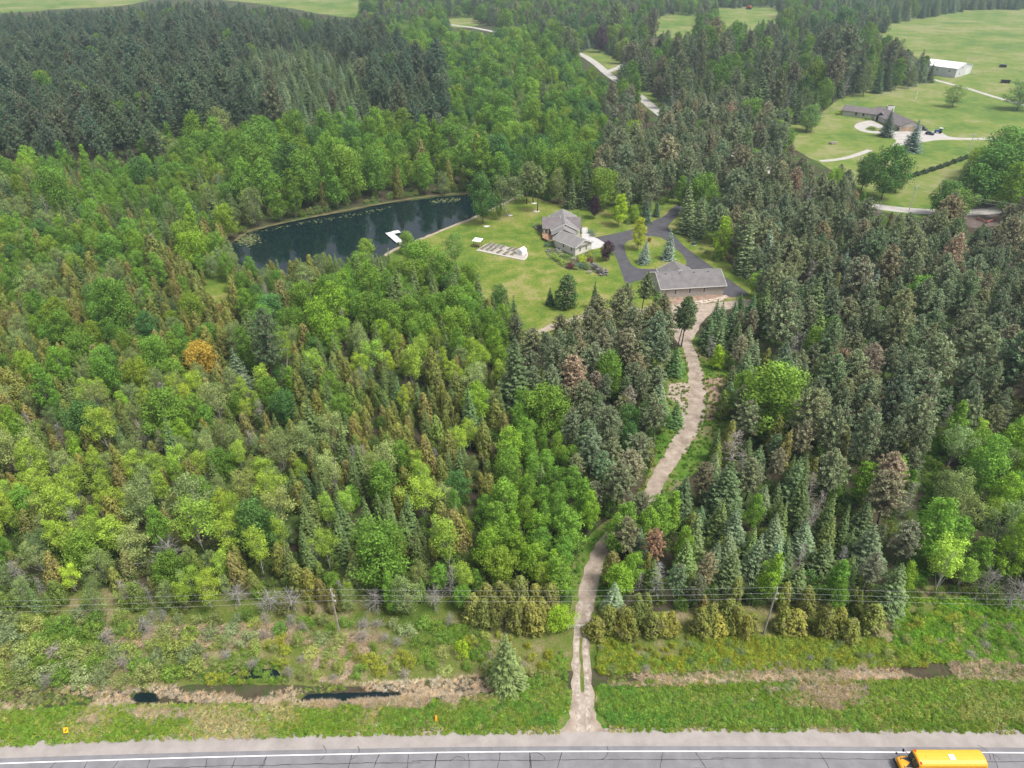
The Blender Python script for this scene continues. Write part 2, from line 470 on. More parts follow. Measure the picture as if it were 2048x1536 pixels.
def pine(key, h=14, w=5.2, base=0.36, levels=15, brown=0.38, dens=1.0, flat=0.75):
    p = Proto(M_BARK, M_NEEDLE)
    tp = trunk(p, h, 0.17, 0.07, 0.97)
    C = []; N = []; V = []; B = []
    for i in range(levels):
        t = (i + 0.5) / levels
        e = min(1.0, 0.62 + 1.6 * t) * (1 - t) ** 0.5 if t < 0.5 else (1 - t ** 2.4) ** flat
        nb = int(7 * dens) if t < 0.85 else 4
        a0 = RNG.uniform(0, 6.28)
        for b in range(nb):
            az = a0 + b * 6.283 / nb + RNG.normal() * 0.2
            L = w / 2 * e * RNG.uniform(0.65, 1.12)
            z0 = h * (base + (1 - base) * t * 0.93)
            dr = np.array([math.cos(az), math.sin(az), 0.18 + 0.3 * t])
            if L > 0.9: p.wood.tube([(0, 0, z0), tuple(dr * L * 0.9 + np.array([0, 0, z0]))], [0.045, 0.012], 3, cap=False)
            nt_ = max(2, int(L / 0.42))
            for k in range(nt_):
                u = (k + 0.8) / nt_
                c = dr * L * u + np.array([0, 0, z0]) + RNG.normal(size=3) * np.array([0.16, 0.16, 0.10])
                m = 15; d = rdir(m); d[:, 2] = d[:, 2] * 0.7 + 0.25; d = nrm(d)
                C.append(c + d * 0.30 * RNG.uniform(0.5, 1.1, (m, 1))); N.append(np.cross(d, rdir(m)) + d * 0.35)
                isb = RNG.uniform() < brown * (1.5 if u < 0.6 else 0.75)
                B.append(np.full(m, RNG.uniform(0.5, 0.95) if isb else 0.10 * RNG.uniform()))
                V.append(RNG.normal() * 0.25 + RNG.normal(size=m) * 0.35 + (0.25 if u > 0.8 else 0))
    C = np.concatenate(C); m = len(C)
    ctr = np.array([0, 0, h * 0.45])
    p.leaves(C, np.concatenate(N), 0.22 * RNG.uniform(0.8, 1.3, m), 0.085, np.clip(np.concatenate(V), -1, 1.2), br=np.concatenate(B), along=nrm(C - ctr) + 0.7 * rdir(m))
    return p.finish(key, h, w)
def dead(key, h=9, w=3.2, lean=0.0, nb=46):
    p = Proto(M_BARK_GREY, M_NEEDLE)
    tp = trunk(p, h, 0.10, 0.10, 0.98)
    C = []; A = []; AL = []
    for i in range(nb):
        t = 0.22 + 0.76 * i / nb
        az = i * 2.399 + RNG.normal() * 0.3
        L = w / 2 * (1.15 - t) * RNG.uniform(0.6, 1.25)
        z0 = h * t * 0.97
        d = Vector((math.cos(az), math.sin(az), RNG.uniform(-0.1, 0.7)))
        s0 = Vector((0, 0, z0)); k = min(len(tp) - 1, int(t * (len(tp) - 1) + 0.5)); s0.x, s0.y = tp[k][0], tp[k][1]
        s1 = s0 + d * L
        p.wood.tube([s0, s0.lerp(s1, 0.5) + Vector((0, 0, 0.06)), s1], [0.035, 0.022, 0.008], 3, cap=False)
        for j in range(8):
            u = RNG.uniform(0.25, 1.0); q = s0.lerp(s1, u)
            dd = np.array(d) + RNG.normal(size=3) * 0.75
            C.append(np.array(q) + dd * 0.2); A.append(RNG.uniform(0.22, 0.45)); AL.append(dd)
    m = len(C)
    p.leaves(np.array(C), rdir(m), np.array(A), 0.016, RNG.normal(size=m) * 0.35, along=np.array(AL))
    return p.finish(key, h, w)
def tuft(key, h=0.45, w=0.6, n=26, wid=0.035, flop=0.4):
    p = Proto(M_BARK, M_LEAF)
    p.wood.tube([(0, 0, -0.05), (0, 0, 0.02)], 0.01, 3)
    az = RNG.uniform(0, 6.28, n); rr = w / 2 * np.sqrt(RNG.uniform(0, 1, n)) * 0.6
    c = np.stack([rr * np.cos(az), rr * np.sin(az), h * RNG.uniform(0.3, 0.5, n)], 1)
    al = np.stack([np.cos(az) * flop, np.sin(az) * flop, np.ones(n)], 1) + 0.35 * rdir(n)
    p.leaves(c, rdir(n) + np.array([0, 0, 0.3]), h * RNG.uniform(0.35, 0.6, n), wid, RNG.normal(size=n) * 0.4, along=al)
    return p.finish(key, h, w)

PR = {}
PR['maple'] = [broadleaf('maple%d' % i, 11 + i * 0.4, 7.2 + 0.4 * (i % 3), 0.16, 44, 135, 0.175, ['round', 'oval', 'round', 'oval', 'round'][i]) for i in range(5)]
PR['poplar'] = [broadleaf('poplar%d' % i, 11.5, 5.2 + 0.3 * i, 0.14, 38, 125, 0.150, ['oval', 'cone', 'oval', 'oval'][i], M_BARK_GREY, 0.12) for i in range(4)]
PR['aspen'] = [broadleaf('aspen%d' % i, 11, 4.6 + 0.35 * i, 0.40, 20, 130, 0.130, ['round', 'oval', 'flat', 'round'][i], M_BARK_PALE, 0.095, (0.15, 0.22), 0.22, 0.25) for i in range(4)]
PR['willow'] = [broadleaf('willow%d' % i, 10, 5.6 + 0.3 * i, 0.15, 34, 120, 0.125, ['round', 'flat', 'round'][i], M_BARK_GREY, 0.13, (0.13, 0.2), 0.25, 0.25) for i in range(3)]
PR['cedar'] = [cedar('cedar%d' % i, 8.3, 3.3 + 0.25 * i, ncl=54, nl=52, blunt=[0.5, 0.62, 0.42, 0.55, 0.4][i], brown=[0.05, 0.10, 0.18, 0.04, 0.12][i]) for i in range(5)]
PR['fir'] = [spruce('fir%d' % i, 10.5, 3.5 + 0.3 * i, 28, 0.95, 0.22, 0.35, 0.85) for i in range(4)]
PR['spruce'] = [spruce('spruce%d' % i, 10.5, 5.6 + 0.4 * i, 24, 1.0, [0.3, 0.2, 0.36, 0.28][i], 0.5, 0.8) for i in range(4)]
PR['pine'] = [pine('pine%d' % i, 14, 5.6 + 0.4 * i, [0.36, 0.30, 0.42, 0.34, 0.28][i], brown=[0.10, 0.18, 0.06, 0.26, 0.14][i], flat=[1.1, 0.8, 1.3, 0.9, 0.75][i]) for i in range(5)]
PR['dead'] = [dead('dead%d' % i, 9, 3.0 + 0.5 * i) for i in range(4)]
PR['shrub'] = [broadleaf('shrub%d' % i, 2.0, 2.5, 0.02, 16, 60, 0.085, ['round', 'flat', 'round', 'oval'][i], M_BARK_GREY, 0.03, (0.14, 0.22), 0.06, 0.3) for i in range(4)]
PR['brush'] = [dead('brush%d' % i, 2.2, 3.0, nb=30) for i in range(2)]
PR['grass'] = [tuft('grass%d' % i, 0.42 + 0.1 * i, 0.75, 30, 0.032, 0.5) for i in range(3)]
PR['reed'] = [tuft('reed%d' % i, 0.6 + 0.15 * i, 0.9, 20, 0.02, 1.9) for i in range(3)]
PR['weed'] = [broadleaf('weed%d' % i, 0.75, 1.05, 0.0, 9, 34, 0.06, 'flat', M_BARK, 0.012, (0.16, 0.26), 0.02, 0.3) for i in range(3)]

LIB = bpy.data.collections.new('tree_kinds')      # source shapes for the mass of the forest; not part of the scene itself
LIBIDX = {}
_i = 0
for k in PR:
    for j, pr in enumerate(PR[k]):
        o = bpy.data.objects.new('kind_%03d' % _i, pr.both); LIB.objects.link(o)
        LIBIDX[(k, j)] = _i; _i += 1
def scatter_group():
    g = bpy.data.node_groups.new('scatter', 'GeometryNodeTree')
    g.interface.new_socket('Geometry', in_out='INPUT', socket_type='NodeSocketGeometry')
    g.interface.new_socket('Geometry', in_out='OUTPUT', socket_type='NodeSocketGeometry')
    gi = g.nodes.new('NodeGroupInput'); go = g.nodes.new('NodeGroupOutput')
    ci = g.nodes.new('GeometryNodeCollectionInfo'); ci.inputs['Collection'].default_value = LIB
    ci.inputs['Separate Children'].default_value = True; ci.inputs['Reset Children'].default_value = True
    ip = g.nodes.new('GeometryNodeInstanceOnPoints')
    def na(nm, t):
        n = g.nodes.new('GeometryNodeInputNamedAttribute'); n.data_type = t; n.inputs['Name'].default_value = nm; return n
    ki, ro, sc_ = na('kind', 'INT'), na('rot', 'FLOAT_VECTOR'), na('scl', 'FLOAT_VECTOR')
    e2r = g.nodes.new('FunctionNodeEulerToRotation')
    g.links.new(ro.outputs['Attribute'], e2r.inputs[0])
    g.links.new(gi.outputs[0], ip.inputs['Points']); g.links.new(ci.outputs[0], ip.inputs['Instance'])
    ip.inputs['Pick Instance'].default_value = True
    g.links.new(ki.outputs['Attribute'], ip.inputs['Instance Index'])
    g.links.new(e2r.outputs[0], ip.inputs['Rotation']); g.links.new(sc_.outputs['Attribute'], ip.inputs['Scale'])
    g.links.new(ip.outputs[0], go.inputs[0])
    return g
SCATTER = scatter_group()
def mass(name, label, items):
    """one 'stuff' object: items = (kind, j, x, y, z, rot, sxy, sz, tint)"""
    if not items: return None
    me = bpy.data.meshes.new(name); n = len(items); me.vertices.add(n)
    me.vertices.foreach_set('co', np.array([(t[2], t[3], t[4]) for t in items], np.float32).ravel())
    a = me.attributes.new('kind', 'INT', 'POINT'); a.data.foreach_set('value', np.array([LIBIDX[(t[0], t[1])] for t in items], np.int32))
    a = me.attributes.new('rot', 'FLOAT_VECTOR', 'POINT'); a.data.foreach_set('vector', np.array([(RNG.normal() * 0.045, RNG.normal() * 0.045, t[5]) for t in items], np.float32).ravel())
    a = me.attributes.new('scl', 'FLOAT_VECTOR', 'POINT'); a.data.foreach_set('vector', np.array([(t[6], t[6], t[7]) for t in items], np.float32).ravel())
    a = me.attributes.new('tint', 'FLOAT_COLOR', 'POINT'); a.data.foreach_set('color', np.array([(*t[8], 1) for t in items], np.float32).ravel())
    me.update()
    o = link(name, me); o['kind'] = 'stuff'; o['label'] = label
    md = o.modifiers.new('scatter', 'NODES'); md.node_group = SCATTER
    return o
NAMES = {'maple': ('broadleaf_tree', 'broadleaf tree'), 'poplar': ('poplar_tree', 'poplar'), 'aspen': ('aspen_tree', 'aspen'), 'willow': ('willow_tree', 'willow'), 'cedar': ('cedar_tree', 'cedar'),
         'fir': ('fir_tree', 'fir'), 'spruce': ('spruce_tree', 'spruce'), 'pine': ('pine_tree', 'pine'), 'dead': ('dead_tree', 'dead tree'), 'shrub': ('shrub', 'shrub'), 'brush': ('dead_shrub', 'dead shrub')}
def tree(kind, j, x, y, z, rot, sxy, sz, tint, label, group=None, cat=None, name=None):
    pr = PR[kind][j]
    nm, ct = NAMES[kind]
    o = bpy.data.objects.new(name or nm, None); COL.objects.link(o)
    o.location = (x, y, z); o.rotation_euler = (RNG.normal() * 0.045, RNG.normal() * 0.045, rot); o.scale = (sxy, sxy, sz)
    o.empty_display_size = 0.3
    tag(o, label, cat or ct, group)
    t = bpy.data.objects.new('trunk' if kind not in ('shrub', 'brush') else 'stem', pr.trunk); COL.objects.link(t); t.parent = o
    c = bpy.data.objects.new({'dead': 'twigs', 'brush': 'twigs'}.get(kind, 'crown' if kind != 'shrub' else 'foliage'), pr.crown); COL.objects.link(c); c.parent = o
    c['tint'] = [float(v) for v in tint] + [1.0]
    return o
# ------------------------------------------------------------------ setting
POND_PX = [(462, 482), (482, 468), (540, 450), (620, 433), (700, 419), (760, 406), (830, 397), (900, 389), (960, 388), (1005, 396), (1008, 405), (985, 416), (940, 437), (900, 452), (850, 473), (800, 492), (760, 514), (700, 532), (600, 548), (520, 548), (474, 530), (456, 505)]
POND = smoothpoly(pxs(POND_PX), 0.25, 2.5, seed=3)
DITCH_L = [tuple(U(a, b))[:2] for a, b in [(-260, 1412), (0, 1402), (150, 1396), (290, 1393), (450, 1388), (640, 1392), (800, 1385), (900, 1376), (1060, 1366), (1118, 1362)]]
DITCH_R = [tuple(U(a, b))[:2] for a, b in [(1216, 1354), (1350, 1352), (1500, 1345), (1650, 1345), (1800, 1340), (1930, 1345), (2048, 1350), (2300, 1360)]]
def dline(x, y, line):
    d = np.full(np.shape(x), 1e9)
    for (ax, ay), (bx, by) in zip(line[:-1], line[1:]):
        ex, ey = bx - ax, by - ay; L = ex * ex + ey * ey
        t = np.clip(((x - ax) * ex + (y - ay) * ey) / L, 0, 1)
        d = np.minimum(d, np.hypot(x - ax - t * ex, y - ay - t * ey))
    return d
def hgt(x, y):
    x = np.asarray(x, float); y = np.asarray(y, float)
    s = np.clip(sdf(x, y, POND) / 3.5, 0, 1); s = s * s * (3 - 2 * s)
    d = np.minimum(dline(x, y, DITCH_L), dline(x, y, DITCH_R))
    q = np.clip(1 - d / 1.7, 0, 1); q = q * q * (3 - 2 * q)
    return -1.1 * s - 0.65 * q
def grow(a, b, step, gr):
    out = [a]; s = step
    while out[-1] < b: s *= gr; out.append(out[-1] + s)
    return out
gx = sorted(set([-v for v in grow(120, 3800, 2.2, 1.12)] + list(np.arange(-118, 120, 2.0)) + grow(120, 3800, 2.2, 1.12)))
gy = sorted(set([-300, -120, 0, 30, 45, 55] + list(np.arange(58, 76, 0.5)) + list(np.arange(76, 200, 4.0)) + list(np.arange(200, 330, 1.6)) + grow(330, 4200, 4, 1.13)))
GX, GY = np.meshgrid(np.array(gx), np.array(gy), indexing='ij')
GZ = np.zeros_like(GX)
near = (np.abs(GX) < 150) & (GY > 55) & (GY < 330)
GZ[near] = hgt(GX[near], GY[near])
nx_, ny_ = GX.shape
idx = np.arange(nx_ * ny_).reshape(nx_, ny_)
gq = np.stack([idx[:-1, :-1], idx[1:, :-1], idx[1:, 1:], idx[:-1, 1:]], axis=-1).reshape(-1, 4)
gv = np.stack([GX, GY, GZ], -1).reshape(-1, 3)
ground = structure(link('ground', mesh_np('ground', gv, gq, [M_LITTER])))

def z1_(l): return [(1060 + a / 9.6, 400 + b / 9.6) for a, b in l]
# pond
m = bpy.data.materials.new('pond_water'); m.use_nodes = True
p = m.node_tree.nodes['Principled BSDF']
p.inputs['Base Color'].default_value = (0.004, 0.013, 0.015, 1); p.inputs['Roughness'].default_value = 0.06; p.inputs['IOR'].default_value = 1.33
_t = m.node_tree.nodes.new('ShaderNodeTexNoise'); _t.inputs['Scale'].default_value = 0.5; _t.inputs['Detail'].default_value = 3
_c = m.node_tree.nodes.new('ShaderNodeTexCoord'); m.node_tree.links.new(_c.outputs['Object'], _t.inputs['Vector'])
_b = m.node_tree.nodes.new('ShaderNodeBump'); _b.inputs['Strength'].default_value = 0.015; _b.inputs['Distance'].default_value = 0.2
m.node_tree.links.new(_t.outputs['Fac'], _b.inputs['Height']); m.node_tree.links.new(_b.outputs[0], p.inputs['Normal'])
M_WATER = m
sheet('pond_water', POND, -0.28, M_WATER)
# sandy shore along the lawn side, weedy mud along the far side
sh = [U(a, b) for a, b in [(770, 511), (800, 494), (850, 475), (900, 454), (940, 439), (985, 418), (1010, 406), (1035, 394)]]
strip('sandy_shore', smoothpoly(sh, 0, 2, False), 0.75, 0.03, M_SAND, jit=0.3)
sh = [U(a, b) for a, b in [(470, 482), (500, 462), (560, 447), (640, 431), (720, 415), (800, 401), (880, 390), (950, 386)]]
strip('muddy_bank', smoothpoly(sh, 0, 2, False), [0.8] * 99 + [0.7] * 200, 0.025, mat('bank_mud', (0.16, 0.125, 0.06), 0.95, 0.4, 0.5, col2=(0.09, 0.11, 0.035)), jit=0.6)
M_LILY = mat('lily_pad', (0.115, 0.135, 0.05), 0.6, 0.3, 0.7)
rg = random.Random(4)
lp = MB()
for k in range(520):                                  # floating pads and pond weed: too many to count, one mass
    if k < 330: a, b = rg.gauss(492, 14), rg.gauss(478, 6)
    elif k < 430: t = rg.random(); a, b = 520 + 260 * t + rg.gauss(0, 4), 460 - 46 * t + abs(rg.gauss(0, 3))
    else: t = rg.random(); a, b = 860 + 60 * t, 404 - 6 * t + rg.gauss(0, 2)
    c = U(a, b, -0.27)
    if not inpoly(np.array([c.x]), np.array([c.y]), POND)[0]: continue
    r = rg.uniform(0.14, 0.5); o0 = rg.random() * 6
    lp.add([(c.x + r * math.cos(o0 + i * 1.047), c.y + r * math.sin(o0 + i * 1.047), -0.265 + rg.random() * 0.004) for i in range(6)], [tuple(range(6))])
o = lp.build('pond_weed', M_LILY); o['kind'] = 'stuff'; o['label'] = 'pale floating weed and lily pads at the narrow end of the pond'

# lawns and fields
def lawn(name, px, z, m, jit=0.35, step=3.0, seed=1): return sheet(name, smoothpoly(pxs(px), jit, step, seed=seed), z, m)
lawn('lawn', [(770, 513), (800, 493), (850, 474), (900, 453), (940, 438), (985, 417), (1010, 405), (1035, 393), (1075, 396), (1110, 408), (1180, 415), (1250, 412), (1330, 398), (1380, 405), (1425, 470), (1470, 540), (1530, 585), (1530, 615), (1460, 612), (1320, 628), (1250, 650), (1150, 668), (1060, 690), (1005, 640), (960, 590), (890, 555), (830, 528)], 0.012, M_LAWN)
lawn('track_verge_grass', [(1310, 690), (1350, 700), (1385, 670), (1440, 720), (1470, 770), (1465, 830), (1440, 900), (1370, 960), (1320, 1030), (1270, 1060), (1225, 1120), (1215, 1200), (1205, 1262), (1140, 1262), (1140, 1200), (1150, 1110), (1200, 1050), (1270, 1000), (1300, 940), (1320, 860), (1310, 780)], 0.010, M_VERGE, 0.5)
lawn('hay_clearing', [(420, 540), (450, 545), (460, 590), (440, 605), (415, 600), (410, 565)], 0.012, M_LAWN)
lawn('forest_ride', [(1845, 880), (1880, 870), (1895, 960), (1870, 1080), (1850, 1200), (1815, 1215), (1830, 1090), (1845, 960)], 0.012, cover('shade_darkened_grass', [(0.42, (0.05, 0.12, 0.016)), (0.50, (0.065, 0.15, 0.018)), (0.58, (0.10, 0.16, 0.03))], [(6, 0.5), (1.5, 0.3), (0.4, 0.2)], 0.8, 3.0), 1.0, 2.0)  # ride green darkened to stand for the shade of overhanging trees
lawn('planting_bed', z1_([(300, 1000), (380, 940), (560, 930), (700, 1000), (870, 1090), (1010, 1040), (1180, 960), (1220, 1100), (1200, 1200), (1330, 1280), (1450, 1420), (1380, 1470), (1230, 1400), (1090, 1350), (900, 1350), (720, 1330), (560, 1260), (440, 1150), (340, 1060)]), 0.02, cover('mulch_bed', [(0.42, (0.07, 0.055, 0.045)), (0.48, (0.10, 0.085, 0.06)), (0.54, (0.09, 0.13, 0.035)), (0.60, (0.15, 0.19, 0.05))], [(3, 0.5), (0.8, 0.3), (0.3, 0.2)], 0.8, 3.0), 0.2, 1.0)
lawn('neighbour_lawn', [(1520, 262), (1640, 226), (1700, 190), (1880, 150), (2060, 130), (2300, 140), (2500, 330), (2300, 420), (2048, 440), (1850, 436), (1740, 412), (1660, 340), (1590, 300)], 0.012, M_FIELD, 0.6, 6)
lawn('pasture', [(1700, 60), (1790, 40), (1900, 18), (2048, 14), (2600, 30), (2800, 130), (2300, 142), (2060, 134), (1880, 153), (1840, 120), (1760, 85)], 0.03, M_FIELD, 1.5, 15)
lawn('far_field', [(-500, 30), (0, 26), (100, 19), (240, 12), (330, -4), (420, -2), (500, 6), (580, 17), (690, 34), (722, 22), (740, -40), (200, -70), (-400, -60)], 0.03, M_FIELD, 2, 30)
lawn('far_meadow', [(1280, 60), (1330, 30), (1420, 16), (1560, 12), (1640, 18), (1620, 40), (1500, 62), (1400, 75), (1320, 75)], 0.03, M_FIELD, 1.5, 15)
lawn('roadside_meadow', [(880, 44), (930, 28), (960, 40), (950, 52), (915, 56)], 0.03, M_FIELD, 1.0, 10)
lawn('roadside_grass', [(1190, 98), (1215, 108), (1245, 128), (1262, 150), (1290, 175), (1335, 222), (1310, 228), (1262, 188), (1215, 150), (1165, 108)], 0.03, M_FIELD, 0.6, 5)

# highway, shoulder, verge
LINE_PX = [(-500, 1548), (-200, 1536), (0, 1527.5), (300, 1518), (600, 1510.5), (1000, 1504), (1500, 1503), (1750, 1504.5), (2048, 1506), (2400, 1509), (2700, 1513)]
edge = smoothpoly(pxs(LINE_PX), 0, 4, False)
def off(line, d): return [Vector((p[0], p[1] + d)) for p in line]
sp_px = [(-500, 1506), (-200, 1494), (0, 1486.5), (150, 1479), (300, 1473), (600, 1467), (900, 1462), (1080, 1460), (1300, 1456), (1500, 1456), (1750, 1457), (2048, 1459.5), (2400, 1463), (2700, 1468)]
sp = smoothpoly(pxs(sp_px), 0.14, 0.9, False, seed=9)
dl = [Vector(p) for p in DITCH_L] + [Vector(p) for p in DITCH_R]
verge_pts = [Vector((p.x, p.y - 0.6)) for p in sp] + [Vector((p.x, p.y - 1.55)) for p in reversed(smoothpoly(dl, 0.2, 1.5, False, seed=2))]
sheet('grass_verge', verge_pts, 0.02, M_VERGE)
back = [U(a, b) for a, b in [(2400, 1215), (2048, 1185), (1850, 1170), (1700, 1195), (1400, 1215), (1200, 1225), (1000, 1205), (650, 1180), (350, 1170), (0, 1190), (-300, 1200)]]
sheet('rough_meadow', [Vector((p.x, p.y + 1.6)) for p in smoothpoly(dl, 0.25, 1.5, False, seed=5)] + smoothpoly(back, 0.4, 3, False, seed=6), 0.015, M_ROUGH)
sheet('gravel_shoulder', sp + [Vector((p.x, p.y - 0.4)) for p in reversed(edge)], 0.04, M_SHOULDER)
road = sheet('highway', [Vector((p.x, p.y + 0.75)) for p in edge] + [Vector((p.x, p.y - 9.4)) for p in reversed(edge)], 0.06, M_ASPHALT)
sheet('gravel_shoulder', [Vector((p.x, p.y - 9.2)) for p in edge] + [Vector((p.x, p.y - 12.5)) for p in reversed(edge)], 0.04, M_SHOULDER)
strip('edge_line', edge, 0.075, 0.066, M_WHITEPAINT, parent=road)
strip('edge_line', off(edge, -7.6), 0.075, 0.066, M_WHITEPAINT, parent=road)
for d in (-3.65, -3.95): strip('centre_line', off(edge, d), 0.055, 0.066, M_YELLOWPAINT, parent=road)
# sealed cracks: wavering long ones and short crossing ones
rg = random.Random(21)
def crack(pts, w=0.04):
    strip('sealed_crack', pts, [w * rg.uniform(0.6, 1.5) for _ in pts], 0.0635, M_TAR, parent=road)
for base, x0, x1 in ((-1.35, -75, -12), (-1.15, -14, 30), (-1.0, 28, 54), (-1.3, 66, 88), (-2.6, -70, -30), (-2.5, 5, 60)):
    pts = []; x = x0; yy = base
    while x < x1:
        i = min(range(len(edge)), key=lambda k: abs(edge[k].x - x)); pts.append(Vector((x, edge[i].y + yy)))
        x += rg.uniform(0.4, 1.1); yy += rg.uniform(-0.06, 0.06); yy += (base - yy) * 0.15
    crack(pts)
for px in (30, 105, 160, 270, 330, 395, 470, 535, 555, 690, 738, 790, 865, 880, 915, 970, 1030, 1067, 1115, 1296, 1410, 1665, 2010):
    e = min(edge, key=lambda q: abs(q.x - U(px, 1512).x)); x, y = e.x, e.y - rg.choice([0.0, 0.05, 0.15])
    pts = [Vector((x, y))]; dx = rg.uniform(-0.14, 0.14)
    while y > e.y - 3.6: y -= 0.35; x += dx + rg.uniform(-0.07, 0.07); pts.append(Vector((x, y)))
    crack(pts, 0.045)
for px in (640, 700, 930, 1090, 1200, 2000, 1980):      # curling side cracks
    c = U(px, 1520); a = rg.uniform(0, 3); x, y = c.x, c.y; pts = []
    for k in range(9): pts.append(Vector((x, y))); x += 0.32 * math.cos(a); y += 0.32 * math.sin(a); a += rg.uniform(0.05, 0.4)
    crack(pts, 0.035)

# gravel track from the highway to the garage yard
TR = [(1168, 1464, 3.6), (1167, 1452, 2.6), (1167, 1438, 2.1), (1166, 1415, 1.8), (1165, 1385, 1.65), (1163, 1330, 1.5), (1162, 1290, 1.4), (1164, 1250, 1.35), (1170, 1215, 1.4), (1177, 1180, 1.5), (1186, 1140, 1.45), (1205, 1095, 1.4), (1240, 1055, 1.35), (1275, 1027, 1.3), (1296, 1005, 1.35), (1319, 953, 1.6), (1352, 901, 2.0), (1384, 845, 2.55), (1391, 806, 2.35), (1392, 757, 2.0), (1387, 725, 1.7), (1375, 692, 1.5), (1362, 660, 1.7), (1372, 635, 2.4)]
tl = [U(a, b) for a, b, c in TR]
tline = []; thalf = []
for i in range(len(tl) - 1):
    p0 = tl[max(i - 1, 0)]; p1 = tl[i]; p2 = tl[i + 1]; p3 = tl[min(i + 2, len(tl) - 1)]
    k = max(2, int((p2 - p1).length / 1.2))
    for j in range(k):
        t = j / k
        q = 0.5 * ((2 * p1) + (p2 - p0) * t + (2 * p0 - 5 * p1 + 4 * p2 - p3) * t * t + (3 * p1 - p0 - 3 * p2 + p3) * t ** 3)
        tline.append(Vector((q.x, q.y))); thalf.append(TR[i][2] * (1 - t) + TR[i + 1][2] * t)
track = strip('gravel_track', tline, thalf, 0.046, M_TRACK, jit=0.24)
def side(line, d): 
    out = []
    for i in range(len(line)):
        t = (line[min(i + 1, len(line) - 1)] - line[max(i - 1, 0)]).normalized(); out.append(line[i] + Vector((-t.y, t.x)) * d)
    return out
nr = next(i for i, q in enumerate(tline) if q.y > U(1165, 1200).y)
strip('wheel_rut', side(tline[:nr], 0.72), 0.36, 0.052, M_RUT, parent=track, jit=0.1, seed=3)
strip('wheel_rut', side(tline[:nr], -0.72), 0.36, 0.052, M_RUT, parent=track, jit=0.1, seed=4)
n0 = next(i for i, q in enumerate(tline) if q.y > U(1165, 1400).y); n1 = next(i for i, q in enumerate(tline) if q.y > U(1165, 1270).y)
strip('grassy_middle', tline[n0:n1], 0.22, 0.054, M_ROUGH, parent=track, jit=0.12, seed=5)
ROADXY = [(q.x, q.y) for q in tline]
lawn('garage_yard', [(1295, 614), (1330, 606), (1420, 606), (1500, 598), (1502, 612), (1440, 622), (1408, 640), (1385, 680), (1360, 690), (1335, 650), (1295, 632)], 0.03, M_SAND, 0.3, 2)
strip('garden_path', smoothpoly(pxs([(1060, 672), (1085, 662), (1120, 648), (1190, 628), (1260, 622), (1310, 625)]), 0, 1.5, False), 1.3, 0.028, M_SAND, jit=0.3)
lawn('bare_patch', [(1394 + 0, 762), (1448, 756), (1450, 770), (1440, 800), (1435, 842), (1412, 838), (1415, 795)], 0.02, M_EARTH, 0.4, 1.5)
lawn('bare_patch', [(1338, 770), (1378, 770), (1380, 835), (1366, 850), (1362, 815), (1340, 800)], 0.02, M_SAND, 0.5, 1.5)
lawn('garage_earth_strip', [(1318, 598), (1446, 589), (1452, 600), (1400, 607), (1322, 608)], 0.034, M_EARTH, 0.2, 1.5)

# driveway loop, island lawn, concrete apron
def z5(l): return [(1000 + a / 3.4133, 380 + b / 3.4133) for a, b in l]
sheet('driveway', smoothpoly(pxs(z5([(600, 335), (665, 320), (770, 300), (890, 272), (980, 240), (1060, 205), (1130, 170), (1180, 120), (1300, 40), (1420, -20), (1460, 10), (1330, 80), (1230, 160), (1165, 225), (1150, 260), (1190, 310), (1260, 385), (1350, 455), (1440, 520), (1530, 590), (1620, 650), (1695, 716), (1530, 722), (1400, 600), (1000, 610), (870, 640), (840, 590), (800, 480), (770, 420), (745, 375), (690, 370)])), 0.0, 1.2), 0.03, M_DRIVE)
isl = smoothpoly(pxs(z5([(852, 372), (885, 345), (960, 322), (1040, 316), (1100, 326), (1150, 360), (1200, 402), (1250, 450), (1274, 495), (1255, 520), (1200, 530), (1100, 536), (1000, 540), (925, 528), (880, 480), (856, 420)])), 0.0, 0.8)
sheet('island_lawn', isl, 0.045, M_LAWN)
def z1(l): return [(1060 + a / 9.6, 400 + b / 9.6) for a, b in l]
M_APRON = mat('pale_concrete', (0.46, 0.445, 0.435), 0.8, 0.05, 0.6)
sheet('concrete_apron', pxs(z1([(975, 530), (1100, 528), (1112, 600), (1172, 690), (1290, 740), (1440, 826), (1372, 912), (1190, 952), (1000, 760), (985, 620)])), 0.05, M_APRON)

# neighbour's drives, gravel road
def z4(l): return [(1660 + a / 6.4, 180 + b / 6.4) for a, b in l]
sheet('neighbour_driveway', smoothpoly(pxs(z4([(310, 470), (345, 430), (430, 405), (520, 390), (640, 440), (760, 500), (900, 520), (1180, 520), (1420, 545), (1520, 595), (1700, 612), (2060, 615), (2300, 640), (2300, 668), (2060, 640), (1700, 638), (1400, 640), (1150, 675), (900, 720), (830, 732), (800, 705), (845, 660), (830, 630), (740, 592), (640, 562), (480, 545), (380, 520)])), 0.0, 2.5), 0.03, M_ROADFAR)
lawn('planting_island', z4([(455, 490), (520, 470), (640, 490), (690, 520), (560, 528), (470, 515)]), 0.045, M_VERGE, 0.1, 2)
strip('barn_drive', smoothpoly(pxs([(1840, 152), (1870, 160), (1897, 167), (1935, 177), (1990, 194), (2048, 210), (2200, 255), (2400, 320)]), 0, 4, False), 2.2, 0.03, M_ROADFAR, jit=0.2)
FAR = [(860, 36), (895, 48), (950, 56), (1000, 66), (1050, 76), (1080, 85), (1110, 92), (1160, 108), (1190, 126), (1216, 148), (1245, 168), (1275, 190), (1312, 220), (1370, 262), (1450, 300), (1560, 350), (1700, 402), (1830, 422), (1960, 424), (2060, 410), (2300, 390)]
farl = smoothpoly(pxs(FAR), 0, 4, False)
strip('gravel_road', farl, 3.4, 0.05, M_ROADFAR, jit=0.15)
